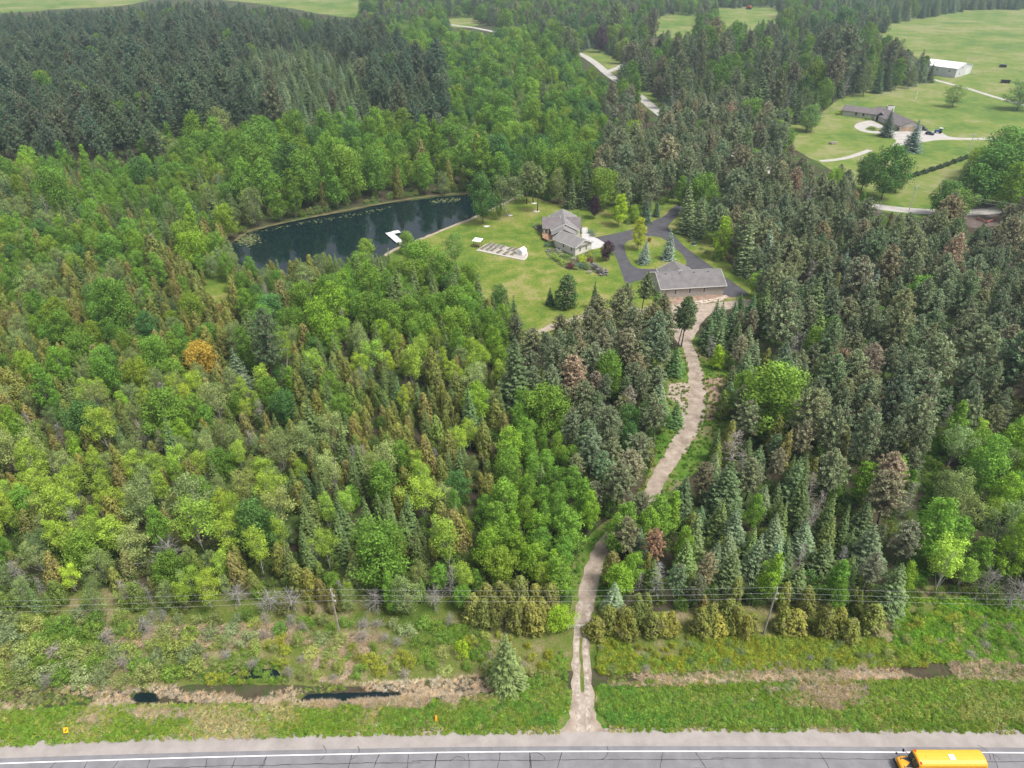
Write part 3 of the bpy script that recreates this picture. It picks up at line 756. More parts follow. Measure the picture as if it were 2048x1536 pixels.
lawn('farm_yard', [(1920, 430), (1960, 412), (2010, 400), (2060, 402), (2060, 440), (1990, 452), (1940, 455)], 0.04, mat('shade_toned_yard_earth', (0.13, 0.10, 0.085), 0.95, 0.3, 0.5), 0.4, 3)  # earth colour darkened to carry the shadow on the yard
strip('road_turnout', [U(1216, 143), U(1236, 136), U(1250, 128)], 3.0, 0.045, M_ROADFAR)
strip('neighbour_path', smoothpoly(pxs([(1640, 322), (1668, 320), (1700, 314), (1740, 300)]), 0, 3, False), 1.6, 0.03, M_ROADFAR)

# ditch pools
for pl in ([(262, 1398), (270, 1386), (290, 1382), (312, 1388), (318, 1398), (290, 1403)], [(600, 1398), (615, 1386), (680, 1384), (760, 1382), (800, 1384), (790, 1394), (700, 1398), (640, 1400)], [(905, 1380), (960, 1370), (985, 1366), (988, 1374), (930, 1384)], [(-30, 1384), (5, 1374), (25, 1378), (8, 1390)]):
    sheet('ditch_water', smoothpoly(pxs(pl), 0.1, 0.7), -0.30, M_WATER)
for pl in ([(455, 1356), (470, 1345), (520, 1338), (555, 1342), (562, 1354), (520, 1358)],):
    sheet('ditch_water', smoothpoly(pxs(pl), 0.15, 0.7), 0.03, M_WATER)
# ------------------------------------------------------------------ buildings
M_SHINGLE = mat('grey_shingles', (0.165, 0.155, 0.152), 0.9, 0.14, 0.6, bump=0.3, bscale=6)
M_SHINGLE_D = mat('brown_shingles', (0.155, 0.135, 0.135), 0.9, 0.14, 0.5, bump=0.3, bscale=6)
M_SIDING = mat('cream_siding', (0.66, 0.62, 0.56), 0.75, 0.05, 0.6)
M_SIDING2 = mat('taupe_siding', (0.47, 0.435, 0.39), 0.8, 0.06, 0.6)
M_TRIM = mat('white_trim', (0.68, 0.66, 0.62), 0.6)
M_GLASS = mat('window_glass', (0.018, 0.02, 0.024), 0.08, spec=0.5)
M_BROWNTRIM = mat('brown_fascia', (0.10, 0.08, 0.075), 0.7)
M_DECK = mat('deck_wood', (0.34, 0.20, 0.125), 0.8, 0.2, 2.0)
M_STONE = mat('field_stone', (0.17, 0.16, 0.16), 0.9, 0.3, 1.2, bump=0.3)
M_PALESTONE = mat('pale_limestone', (0.52, 0.44, 0.36), 0.9, 0.2, 1.2, bump=0.3)
M_METALROOF = mat('white_steel_roof', (0.74, 0.74, 0.76), 0.45, 0.05, 0.2)
M_STEELWALL = mat('pale_steel_siding', (0.56, 0.555, 0.575), 0.5, 0.05, 0.3)
M_GDOOR = mat('tan_garage_door', (0.42, 0.30, 0.19), 0.7, 0.06, 1.0)
M_DARK = mat('opening_shade', (0.02, 0.018, 0.016), 0.9)  # near-black colour standing for the shade inside porch and flue
M_VENT = mat('roof_vent', (0.13, 0.125, 0.125), 0.7)

M_SHINGLE_H = mat('pale_grey_shingles', (0.215, 0.205, 0.198), 0.9, 0.12, 0.6, bump=0.3, bscale=6)
def window(parent, x, y, z, w, h, ax, out, frame=M_TRIM):
    """double-hung window on a wall plane; ax = 'x' wall runs along local x, out = +-1 outward sign on the other axis"""
    fr = MB(); t = 0.07
    def bar(du, dz, su, sz, dep=0.10, o=0.02):
        if ax == 'x': fr.box((x + du, y + out * o, z + dz), (su, dep, sz))
        else: fr.box((x + out * o, y + du, z + dz), (dep, su, sz))
    bar(-w / 2, 0, 0.12, h + 0.24); bar(w / 2, 0, 0.12, h + 0.24); bar(0, h / 2 + 0.06, w - 0.12, 0.12); bar(0, -h / 2 - 0.06, w - 0.12, 0.12); bar(0, 0, w - 0.12, 0.08)
    f = fr.build('window', frame, parent)
    for dz in (-h / 4, h / 4):
        pb = MB()
        sz = h / 2 - 0.045
        if ax == 'x': pb.box((x, y + out * 0.012, z + dz), (w - 0.13, 0.05, sz))
        else: pb.box((x + out * 0.012, y, z + dz), (0.05, w - 0.13, sz))
        pb.build('pane', M_GLASS, f)
    return f
def gable(parent, x0, x1, y0, y1, eave, ridge, along, wallm, roofm, trimm, over=0.45, wname='wall'):
    """gabled block in the parent's frame; ridge runs along local x or y"""
    cx, cy = (x0 + x1) / 2, (y0 + y1) / 2
    W = MB()
    if along == 'x':
        sec = [(y0, 0), (y1, 0), (y1, eave), (cy, ridge), (y0, eave)]
        vs = [(x0, a, b) for a, b in sec] + [(x1, a, b) for a, b in sec]
    else:
        sec = [(x0, 0), (x1, 0), (x1, eave), (cx, ridge), (x0, eave)]
        vs = [(a, y0, b) for a, b in sec] + [(a, y1, b) for a, b in sec]
    W.add(vs, [(4, 3, 2, 1, 0), (5, 6, 7, 8, 9)] + [(i, (i + 1) % 5, 5 + (i + 1) % 5, 5 + i) for i in range(5)])
    wl = W.build(wname, wallm, parent)
    half = (y1 - y0) / 2 if along == 'x' else (x1 - x0) / 2
    slope = (ridge - eave) / half
    ez = eave - over * slope + 0.10; rz_ = ridge + 0.10
    Rf = MB(); Tm = MB()
    for s in (-1, 1):
        if along == 'x':
            q = [(x0 - over, cy, rz_), (x1 + over, cy, rz_), (x1 + over, cy + s * (half + over), ez), (x0 - over, cy + s * (half + over), ez)]
            Tm.box((cx, cy + s * (half + over + 0.04), ez - 0.10), (x1 - x0 + 2 * over + 0.1, 0.10, 0.20))
            for xx in (x0 - over - 0.035, x1 + over + 0.035):
                Tm.slab([(xx - 0.03, cy, rz_ + 0.02), (xx + 0.03, cy, rz_ + 0.02), (xx + 0.03, cy + s * (half + over), ez + 0.02), (xx - 0.03, cy + s * (half + over), ez + 0.02)], 0.26)
        else:
            q = [(cx, y0 - over, rz_), (cx, y1 + over, rz_), (cx + s * (half + over), y1 + over, ez), (cx + s * (half + over), y0 - over, ez)]
            Tm.box((cx + s * (half + over + 0.04), cy, ez - 0.10), (0.10, y1 - y0 + 2 * over + 0.1, 0.20))
            for yy in (y0 - over - 0.035, y1 + over + 0.035):
                Tm.slab([(cx, yy - 0.03, rz_ + 0.02), (cx, yy + 0.03, rz_ + 0.02), (cx + s * (half + over), yy + 0.03, ez + 0.02), (cx + s * (half + over), yy - 0.03, ez + 0.02)], 0.26)
        Rf.slab(q, 0.14)
    rf = Rf.build('roof', roofm, parent)
    Tm.build('fascia', trimm, rf)
    return wl, rf
def roof_vent(parent, x, y, z):
    MB().box((x, y, z + 0.12), (0.55, 0.5, 0.22)).tube([(x, y, z + 0.1), (x, y, z + 0.3)], [0.3, 0.16], 8).build('roof_vent', M_VENT, parent)

# --- detached garage
gL, gR = U(1321.5, 596), U(1446.4, 588.3)
ga = math.atan2(gR.y - gL.y, gR.x - gL.x); gl = (gR - gL).length
G = thing('detached_garage', 'long taupe garage with grey shingle roof and three windows facing the pines', 'garage', (gL.x, gL.y, 0), ga)
w_, r_ = gable(G, 0, gl, 0, 12.0, 3.35, 6.0, 'x', M_SIDING2, M_SHINGLE, M_TRIM, 0.55)
bt = MB()
k = 0.25
while k < gl:
    bt.box((k, -0.02, 1.55), (0.06, 0.06, 2.9)); k += 0.42
bt.build('battens', M_SIDING2, G)
gable(G, 3.3, 13.2, 8.0, 14.2, 3.35, 5.75, 'y', M_SIDING2, M_SHINGLE, M_TRIM, 0.5, 'wing_wall')
for wx in (4.45, 9.0, 13.6 + 0.0):
    window(G, wx * gl / 20.4 * 1.02, 0, 1.85, 0.8, 1.45, 'x', -1)
window(G, 0, 4.2, 1.9, 0.8, 1.4, 'y', -1)
for vx in (2.6, 7.2, 11.8, 16.5):
    roof_vent(r_, vx, 5.2, 5.62)
MB().tube([(1.5, -0.62, 3.0), (1.5, -0.12, 2.7), (1.5, -0.10, 0.1)], 0.05, 6).build('downspout', M_BROWNTRIM, G)
for dx in (4.5, 8.0, 11.5):
    MB().box((dx, 14.22, 1.25), (2.7, 0.06, 2.4)).build('garage_door', M_TRIM, G)

# --- bungalow: angled front wing, main block, cross wing, deck
H = thing('bungalow', 'cream bungalow with stepped grey roofs, angled wing and wooden deck', 'house', (0, 0, 0))
c0, c1, c2 = U(1150.1, 511.5), U(1182.4, 500.2), U(1118.3, 497)
aw = math.atan2(c1.y - c0.y, c1.x - c0.x)
hw = link('front_wing', None, H, (c0.x, c0.y, 0)); hw.rotation_euler.z = aw
wl, rf = gable(H, 0, 8.0, 0, 11.0, 3.1, 4.95, 'y', M_SIDING, M_SHINGLE_H, M_TRIM, 0.45, 'wing_wall')
Mw = Matrix.Translation((c0.x, c0.y, 0)) @ Matrix.Rotation(aw, 4, 'Z')
def put(o): o.matrix_basis = Mw @ o.matrix_basis
put(wl); put(rf)
for wy in (2.0, 6.0):
    put(window(H, 0, wy, 1.9, 0.75, 1.25, 'y', -1))
for wx in (2.3, 5.4):
    put(window(H, wx, 0, 1.75, 0.75, 1.3, 'x', -1))
bpy.data.objects.remove(hw)
mb = MB(); mb.slab([(-0.5, -0.5, 3.1), (8.5, -0.5, 3.1), (8.5, 0.3, 3.28), (-0.5, 0.3, 3.28)], 0.08)
o = mb.build('pent_roof', M_SHINGLE_H, H); put(o)
X0, X1 = 14.9, 24.4; Y0, Y1 = 248.2, 267.0
gable(H, X0, X1, 251.6, Y1, 3.2, 5.55, 'y', M_SIDING, M_SHINGLE_H, M_TRIM, 0.5)
gable(H, X0 + 0.03, X1 - 1.4, Y0 - 1.0, 251.5, 3.05, 5.05, 'y', M_SIDING, M_SHINGLE_H, M_BROWNTRIM, 0.5, 'wall')
gable(H, 11.8, 25.4, 253.6, 264.4, 3.15, 5.42, 'x', M_SIDING, M_SHINGLE_D, M_BROWNTRIM, 0.5, 'cross_wall')
for k, (vx, vy) in enumerate([(18.9, 253), (18.9, 255), (18.9, 257.5), (18.9, 262), (20.4, 254), (19.0, 265)]):
    roof_vent(H, vx, vy, 5.1)
MB().tube([(18.2, 258.2, 4.8), (18.2, 258.2, 6.3)], 0.12, 8).build('flue', M_TRIM, H)
window(H, 14.9, 249.0, 2.0, 0.8, 1.2, 'y', -1); window(H, 14.9, 252.6, 1.9, 0.9, 1.3, 'y', -1)
window(H, 12.8, 253.6, 1.9, 0.9, 1.3, 'x', -1); window(H, 14.2, 253.6, 1.7, 0.9, 1.9, 'x', -1)
window(H, 24.4, 256.0, 1.9, 1.2, 1.3, 'y', 1)
# deck with boards, posts, rails and stairs
dk = link('deck', None, H, (0, 0, 0)); dk.empty_display_size = 0.2
dz = 0.95
poly = [U(*q, dz) for q in z1([(235, 615), (395, 640), (470, 705), (545, 775), (500, 850), (370, 790), (235, 722)])]
xs0, xs1 = min(q.x for q in poly), max(q.x for q in poly)
x = xs0
while x < xs1 - 0.3:                      # boards run across the deck, each cut to the outline
    ys = []
    for i in range(len(poly)):
        a, b = poly[i], poly[(i + 1) % len(poly)]
        xm = x + 0.15
        if (a.x > xm) != (b.x > xm): ys.append(a.y + (b.y - a.y) * (xm - a.x) / (b.x - a.x))
    if len(ys) >= 2:
        y0_, y1_ = min(ys), max(ys)
        if y1_ - y0_ > 0.3: MB().box((x + 0.15, (y0_ + y1_) / 2, dz), (0.285, y1_ - y0_, 0.05)).build('board', M_DECK, dk)
    x += 0.3
front = [poly[i] for i in (6, 5, 4)]
front = [poly[0]] + front
for a, b in zip(front[:-1], front[1:]):
    L = (b - a).length; n = max(1, int(L / 1.6))
    for k in range(n + 1):
        q = a.lerp(b, k / n); MB().box((q.x, q.y, 0.9), (0.12, 0.12, 1.9)).build('post', M_DECK, dk)
    ang = math.atan2(b.y - a.y, b.x - a.x); c = (a + b) / 2
    for zz in (1.3, 1.85): MB().box((c.x, c.y, zz), (L, 0.09, 0.09), ang).build('rail', M_DECK, dk)
s0, s1 = U(*z1([(520, 800)])[0], dz), U(*z1([(535, 935)])[0], 0)
ang = math.atan2(s1.y - s0.y, s1.x - s0.x)
for k in range(6):
    q = s0.lerp(s1, (k + 0.5) / 6); MB().box((q.x, q.y, dz * (1 - (k + 0.5) / 6)), (0.42, 1.5, 0.07), ang).build('stair_tread', M_DECK, dk)
for s in (-1, 1):
    n = Vector((-math.sin(ang), math.cos(ang), 0)) * 0.75 * s
    MB().tube([s0 + n + Vector((0, 0, 0.85)), s1 + n + Vector((0, 0, 0.95))], 0.05, 4).build('stair_rail', M_DECK, dk)
    MB().tube([s1 + n, s1 + n + Vector((0, 0, 0.98))], 0.05, 4).build('stair_post', M_DECK, dk)
# patio table and chairs on the deck
pt = U(*z1([(335, 600)])[0], dz)
T_ = thing('patio_table', 'dark patio table on the wooden deck under the eaves', 'table', (pt.x, pt.y - 0.6, dz + 0.02))
MB().tube([(0, 0, 0.70), (0, 0, 0.75)], 0.75, 14).build('tabletop', M_BROWNTRIM, T_)
for a in range(4): MB().tube([(0.5 * math.cos(a * 1.57), 0.5 * math.sin(a * 1.57), 0), (0.5 * math.cos(a * 1.57), 0.5 * math.sin(a * 1.57), 0.72)], 0.03, 6).build('leg', M_BROWNTRIM, T_)
for a in (0.6, 2.2, 3.8, 5.3):
    C_ = thing('patio_chair', 'dark chair drawn up to the patio table on the deck', 'chair', (pt.x + 1.15 * math.cos(a), pt.y - 0.6 + 1.0 * math.sin(a), dz + 0.02), a, 'chairs round the patio table')
    MB().box((0, 0, 0.43), (0.5, 0.5, 0.05)).build('seat', M_BROWNTRIM, C_)
    MB().box((0.24, 0, 0.72), (0.05, 0.5, 0.55)).build('backrest', M_BROWNTRIM, C_)
    for sx in (-0.2, 0.2):
        for sy in (-0.2, 0.2): MB().box((sx, sy, 0.21), (0.04, 0.04, 0.42)).build('leg', M_BROWNTRIM, C_)

# --- neighbour's ranch house
N0 = U(1683.4, 230); N1 = U(1744, 238); an = math.atan2(N1.y - N0.y, N1.x - N0.x)
NH = thing('ranch_house', 'long low stone ranch house with brown roof and double garage beyond the pines', 'house', (0, 0, 0))
Ln = (N1 - N0).length + 8
wl, rf = gable(NH, 0, Ln, 0, 10.5, 3.0, 5.0, 'x', mat('pale_stone_wall', (0.56, 0.52, 0.48), 0.85, 0.1, 0.8), M_SHINGLE_D, M_BROWNTRIM, 0.7)
Mw = Matrix.Translation((N0.x, N0.y, 0)) @ Matrix.Rotation(an, 4, 'Z')
put(wl); put(rf)
for wx in (8.0, 12.2):
    put(window(NH, wx, 0, 1.9, 1.0, 1.6, 'x', -1, M_BROWNTRIM))
put(MB().box((15.5, -0.04, 1.35), (0.9, 0.10, 2.3)).build('door', M_TRIM, NH))
wl, rf = gable(NH, Ln - 5.5, Ln - 0.6, -3.2, 4.0, 3.1, 4.9, 'y', M_DARK, M_SHINGLE_D, M_BROWNTRIM, 0.7, 'porch_wall')  # solid porch block coloured near-black to imitate its shaded inside
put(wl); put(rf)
for px_ in (Ln - 5.6, Ln - 3.1, Ln - 0.7): put(MB().box((px_, -3.5, 1.5), (0.5, 0.4, 3.0)).build('porch_column', M_TRIM, NH))
g0, g1 = U(1797.5, 262.8), U(1839.7, 261.2); ag = math.atan2(g1.y - g0.y, g1.x - g0.x); Lg = (g1 - g0).length
Mw = Matrix.Translation((g0.x, g0.y, 0)) @ Matrix.Rotation(ag - 0.10, 4, 'Z')
wl, rf = gable(NH, 0, Lg, 0, 38, 3.1, 5.6, 'y', MATS['pale_stone_wall'], M_SHINGLE_D, M_BROWNTRIM, 0.8, 'garage_wall')
put(wl); put(rf)
for gx_ in (2.5, 6.7): put(MB().box((gx_, -0.05, 1.25), (3.6, 0.12, 2.45)).build('garage_door', M_GDOOR, NH))
put(MB().box((9.8, -0.05, 1.1), (1.0, 0.12, 2.1)).build('door', M_TRIM, NH))
put(window(NH, 0, 4.0, 1.8, 1.2, 1.4, 'y', -1, M_TRIM))
ch = U(1771, 214, 5.0)
cb = MB().box((ch.x, ch.y - 6, 4.6), (4.0, 2.4, 4.6)).build('chimney', M_TRIM, NH)
MB().box((ch.x, ch.y - 6, 6.95), (3.2, 1.6, 0.25)).build('flue_opening', M_DARK, cb)

# --- white steel barn and field shelters
b0, b1 = U(1909, 155.8), U(1940, 147.2); ab = math.atan2(b1.y - b0.y, b1.x - b0.x); Lb = (b1 - b0).length
BN = thing('steel_barn', 'large white steel barn with low pitched roof standing in the pasture', 'barn', (b0.x, b0.y, 0), ab)
gable(BN, 0, Lb, 0, 26, 6.4, 9.0, 'y', M_STEELWALL, M_METALROOF, M_TRIM, 0.3)
MB().box((3.0, -0.05, 1.3), (1.6, 0.1, 2.5)).build('door', M_TRIM, BN)
MB().box((Lb * 0.72, -0.05, 2.4), (8.0, 0.1, 4.6)).build('sliding_door', M_TRIM, BN)
window(BN, Lb * 0.36, 0, 6.2, 1.6, 1.3, 'x', -1); window(BN, Lb * 0.24, 0, 2.4, 1.3, 1.3, 'x', -1)
for wy in (5, 14, 24): window(BN, 0, wy, 2.2 + (wy % 3), 1.3, 1.0, 'y', -1)
for k in range(1, 9): MB().box((-0.03, k * 3.1, 3.2), (0.06, 0.12, 6.3)).build('wall_rib', M_STEELWALL, BN)
for (a, b, w, roofm, lab) in ((2005, 134.5, 4.4, M_METALROOF, 'small pale-roofed field shelter with an open front in the pasture'), (2010, 166, 5.4, M_VENT, 'dark-roofed field shelter with an open front in the pasture')):
    q = U(a, b); S_ = thing('field_shelter', lab, 'shelter', (q.x, q.y, 0), -0.25)
    mb = MB(); mb.box((0, 1.5, 1.0), (w, 0.12, 2.0)); mb.box((-w / 2 + 0.06, 0, 1.1), (0.12, 2.9, 2.2)); mb.box((w / 2 - 0.06, 0, 1.1), (0.12, 2.9, 2.2)); mb.build('wall', M_BROWNTRIM, S_)
    MB().slab([(-w / 2 - 0.2, -1.9, 2.55), (w / 2 + 0.2, -1.9, 2.55), (w / 2 + 0.2, 1.8, 2.1), (-w / 2 - 0.2, 1.8, 2.1)], 0.1).build('roof', roofm, S_)
    for sx in (-w / 2 + 0.1, 0, w / 2 - 0.1): MB().box((sx, -1.4, 1.2), (0.14, 0.14, 2.4)).build('post', M_BROWNTRIM, S_)
# far farmhouse at the top edge, roofs glimpsed among the trees
for (a, b, w, d, lab, wm, rm) in ((742, 12, 16, 12, 'white farmhouse behind the dark pines at the far field', M_TRIM, M_METALROOF),):
    q = U(a, b); F_ = thing('farmhouse', lab, 'house', (q.x, q.y, 0), 0.3)
    gable(F_, -w / 2, w / 2, -d / 2, d / 2, 5.5, 9.0, 'x', wm, rm, M_TRIM, 0.5)
    for wx in (-5, 0, 5): window(F_, wx, -d / 2, 3.0, 1.4, 1.8, 'x', -1)
q = U(1300, 98); F_ = thing('cottage', 'cottage with a brown roof tucked among trees by the gravel road', 'house', (q.x, q.y, 0), 0.5)
gable(F_, -8, 8, -5, 5, 4.0, 8.5, 'x', M_SIDING2, mat('rust_shingles', (0.24, 0.17, 0.145), 0.9, 0.15, 0.5), M_BROWNTRIM, 0.5)
window(F_, -3, -5, 2.0, 1.2, 1.4, 'x', -1); window(F_, 3, -5, 2.0, 1.2, 1.4, 'x', -1)
# ------------------------------------------------------------------ things
def rebase(t, loc):
    t.location = loc
    inv = Matrix.Translation(-Vector(loc))
    for c in t.children: c.matrix_basis = inv @ c.matrix_basis
rebase(H, (19.0, 252.0, 0)); rebase(NH, (N1.x, N1.y, 0))
M_POLE = mat('weathered_pole', (0.30, 0.27, 0.23), 0.9, 0.2, 2.0)
M_GALV = mat('galvanised', (0.55, 0.55, 0.55), 0.45)
M_WIRE = mat('wire', (0.42, 0.42, 0.42), 0.5)
M_INSUL = mat('insulator', (0.62, 0.60, 0.58), 0.4)
# power line along the highway
poles = []
WZ = (11.3, 9.9, 8.7)
for k, (a, b) in enumerate([(-190, 1300), (680, 1272), (1527, 1268), (2390, 1284)]):
    q = U(a, b)
    lab = ['weathered utility pole carrying the overhead wires past the dense broadleaf bushes', 'weathered utility pole standing in dry brush near the ditch pools', 'weathered utility pole standing in front of the clipped-looking cedar row', 'weathered utility pole carrying the overhead wires past the dry reed patch'][k]
    P = thing('utility_pole', lab, 'utility pole', (q.x, q.y, 0), 0.0, 'poles of the highway power line')
    MB().tube([(0, 0, -0.5), (0, 0, 6), (0, 0, 11.0)], [0.17, 0.145, 0.11], 10).build('pole', M_POLE, P)
    MB().tube([(0, 0, 10.7), (0, 0, 11.32)], 0.07, 8).build('pole_top_pin', M_INSUL, P)
    for s, z in ((1, WZ[1]), (1, WZ[2])):
        MB().tube([(0, 0, z), (0.42, -0.1, z + 0.12)], 0.05, 6).build('bracket', M_GALV, P)
        MB().tube([(0.40, -0.1, z - 0.08), (0.40, -0.1, z + 0.2)], [0.10, 0.05], 8).build('insulator', M_INSUL, P)
    MB().tube([(0.1, 0, 8.6), (0.15, -0.02, 10.6)], 0.045, 6).build('riser', M_GALV, P)
    poles.append(q)
attach = ((0, 0, WZ[0]), (0.40, -0.1, WZ[1] + 0.2), (0.40, -0.1, WZ[2] + 0.2))
for w in range(3):
    for k in range(3):
        a = poles[k] + Vector(attach[w]); b = poles[k + 1] + Vector(attach[w]); pts = []
        for i in range(25):
            t = i / 24; q = a.lerp(b, t); q.z -= 0.55 * 4 * t * (1 - t); pts.append(q)
        o = MB().tube(pts, 0.012, 4).build('overhead_wire', M_WIRE)
        tag(o, ['topmost overhead wire strung along the poles beside the highway', 'middle overhead wire strung along the poles beside the highway', 'lowest overhead wire strung along the poles beside the highway'][w], 'wire', ['topmost overhead wire spans', 'middle overhead wire spans', 'lowest overhead wire spans'][w])
# neighbour's line
npoles = []
for k, (a, b, h, lab) in enumerate([(1710, 361, 11, 'slim utility pole half hidden by a broadleaf tree near the neighbour lawn'), (1818, 422, 10.5, 'slim pale utility pole standing on the mown strip below the hedge'), (1933, 314, 11.5, 'tall pale utility pole with lamp at the end of the hedge')]):
    q = U(a, b); npoles.append(q)
    P = thing('utility_pole', lab, 'utility pole', (q.x, q.y, 0), 0, 'poles near the neighbour house')
    MB().tube([(0, 0, -0.5), (0, 0, h)], [0.2, 0.14], 8).build('pole', M_INSUL, P)
    MB().box((0, 0, h - 1.0), (0.5, 0.5, 0.9)).build('transformer', M_GALV, P)
    MB().tube([(0, 0, h - 0.3), (0.9, -0.3, h)], 0.06, 6).build('arm', M_GALV, P)
q3 = U(2075, 470)
for z in (10.2, 8.9):
    for a, b in ((npoles[0], npoles[1]), (npoles[1], q3)):
        pts = []
        for i in range(17):
            t = i / 16; q = a.lerp(b, t); q.z = z - 0.6 * 4 * t * (1 - t); pts.append(q)
        tag(MB().tube(pts, 0.03, 4).build('overhead_wire', M_WIRE), 'thin overhead wire crossing the mown strip below the hedge', 'wire', 'wires between the slim poles')
# gate across the track
a, b = U(1136, 1258), U(1183, 1258)
G_ = thing('pole_gate', 'thin white bar gate closing the gravel track', 'gate', (a.x, a.y, 0))
L = (b - a).length
for x in (0, L): MB().tube([(x, 0, -0.3), (x, 0, 1.25)], 0.08, 8).build('post', M_TRIM, G_)
MB().tube([(-0.3, 0, 1.0), (L, 0, 1.0)], 0.05, 8).build('bar', M_TRIM, G_)
MB().tube([(0, 0, 0.45), (L, 0, 0.55)], 0.025, 6).build('lower_bar', M_GALV, G_)
# roadside markers
M_YEL = mat('sign_yellow', (0.85, 0.47, 0.01), 0.5); M_ORA = mat('sign_orange', (0.85, 0.30, 0.01), 0.5); M_BLK = mat('sign_black', (0.02, 0.02, 0.02), 0.6)
q = U(136, 1468); S_ = thing('marker_sign', 'small square yellow marker sign with black stripe on the mown verge', 'sign', (q.x, q.y, 0), 0.15)
MB().box((0, 0.05, 0.5), (0.06, 0.06, 1.3)).build('post', M_GALV, S_)
Mx = Matrix.Rotation(R(-32), 4, 'X')
MB().box((0, 0, 0), (0.66, 0.02, 0.80), M=Matrix.Translation((0, 0, 0.95)) @ Mx).build('plate', M_YEL, S_)
MB().box((0, -0.014, 0), (0.13, 0.006, 0.46), M=Matrix.Translation((0, 0, 0.95)) @ Mx @ Matrix.Rotation(R(38), 4, 'Y')).build('stripe', M_BLK, S_)
q = U(873, 1443); S_ = thing('delineator', 'narrow orange delineator post on the mown verge near the track mouth', 'marker post', (q.x, q.y, 0), 0.0)
MB().box((0, 0.05, 0.45), (0.07, 0.07, 1.2)).build('post', M_GALV, S_)
MB().box((0, 0, 0), (0.30, 0.02, 0.85), M=Matrix.Translation((0, 0, 0.9)) @ Mx).build('plate', M_ORA, S_)

# school bus
M_BUS = mat('bus_yellow', (0.72, 0.33, 0.012), 0.35, 0.03, 1.0, spec=0.5); M_BUS_LIT = mat('bus_yellow_lit_tone', (0.72, 0.40, 0.03), 0.4, 0.04, 1.0, spec=0.5)  # roof colour is the body yellow paled to imitate light on top
M_RUB = mat('rubber', (0.025, 0.025, 0.027), 0.8); M_AMB = mat('amber_lens', (0.75, 0.22, 0.01), 0.3); M_RED = mat('red_lens', (0.5, 0.02, 0.015), 0.3); M_WHITE = mat('white_paint', (0.78, 0.78, 0.77), 0.4)
M_BGLASS = mat('bus_glass', (0.02, 0.03, 0.032), 0.08, spec=0.5); M_HOODBLK = mat('matt_black_hood', (0.03, 0.032, 0.042), 0.6)
q = U(1884, 1512, 3.0)
BUS = thing('school_bus', 'yellow school bus with white roof hatch driving on the highway', 'bus', (q.x + 0.1, 53.55, 0.06), math.pi)
sec = [(-1.2, 0.55), (-1.22, 1.5), (-1.2, 2.5), (-1.13, 2.78), (-0.95, 2.96), (-0.5, 3.07), (0, 3.1), (0.5, 3.07), (0.95, 2.96), (1.13, 2.78), (1.2, 2.5), (1.22, 1.5), (1.2, 0.55)]
def loft(xs, secs, name, m, parent, smooth=False, close=True):
    mb = MB(); n = len(secs[0]); vs = [(x, a, b) for x, s in zip(xs, secs) for a, b in s]; fs = []
    for i in range(len(xs) - 1):
        for k in range(n if close else n - 1): fs.append((i * n + k, i * n + (k + 1) % n, (i + 1) * n + (k + 1) % n, (i + 1) * n + k))
    fs += [tuple(range(n - 1, -1, -1)), tuple(range((len(xs) - 1) * n, len(xs) * n))]
    return mb.add(vs, fs).build(name, m, parent, smooth=smooth)
def scl(s, k, z0=1.6): return [(a * k, z0 + (b - z0) * k) for a, b in s]
loft([-5.6, -5.45, 3.55, 3.7], [scl(sec, 0.95), sec, sec, scl(sec, 0.97)], 'body', M_BUS, BUS)
top = [(a, b + 0.012) for a, b in sec if b > 2.6]; bot = [(a, b - 0.03) for a, b in reversed(top)]
loft([-5.4, 3.5], [top + bot, top + bot], 'roof', M_BUS_LIT, BUS)
hs = [(-1.12, 0.6), (-1.14, 1.15), (-1.0, 1.5), (-0.7, 1.62), (0, 1.66), (0.7, 1.62), (1.0, 1.5), (1.14, 1.15), (1.12, 0.6)]
hd = loft([3.65, 5.0, 5.4, 5.55], [hs, [(a * 0.96, b * 0.93 + 0.03) for a, b in hs], [(a * 0.88, b * 0.86 + 0.08) for a, b in hs], [(a * 0.78, b * 0.72 + 0.2) for a, b in hs]], 'hood', M_BUS, BUS)
MB().slab([(3.72, -0.78, 1.67), (5.2, -0.68, 1.52), (5.2, 0.68, 1.52), (3.72, 0.78, 1.67)], 0.03).build('hood_panel', M_HOODBLK, hd)
ws_ = MB().slab([(3.70, -1.05, 2.62), (3.70, 1.05, 2.62), (4.02, 0.95, 1.66), (4.02, -0.95, 1.66)], 0.04).build('windscreen', M_BGLASS, BUS)
MB().box((3.87, 0, 2.14), (0.06, 0.05, 0.9)).build('centre_pillar', M_BUS, ws_)
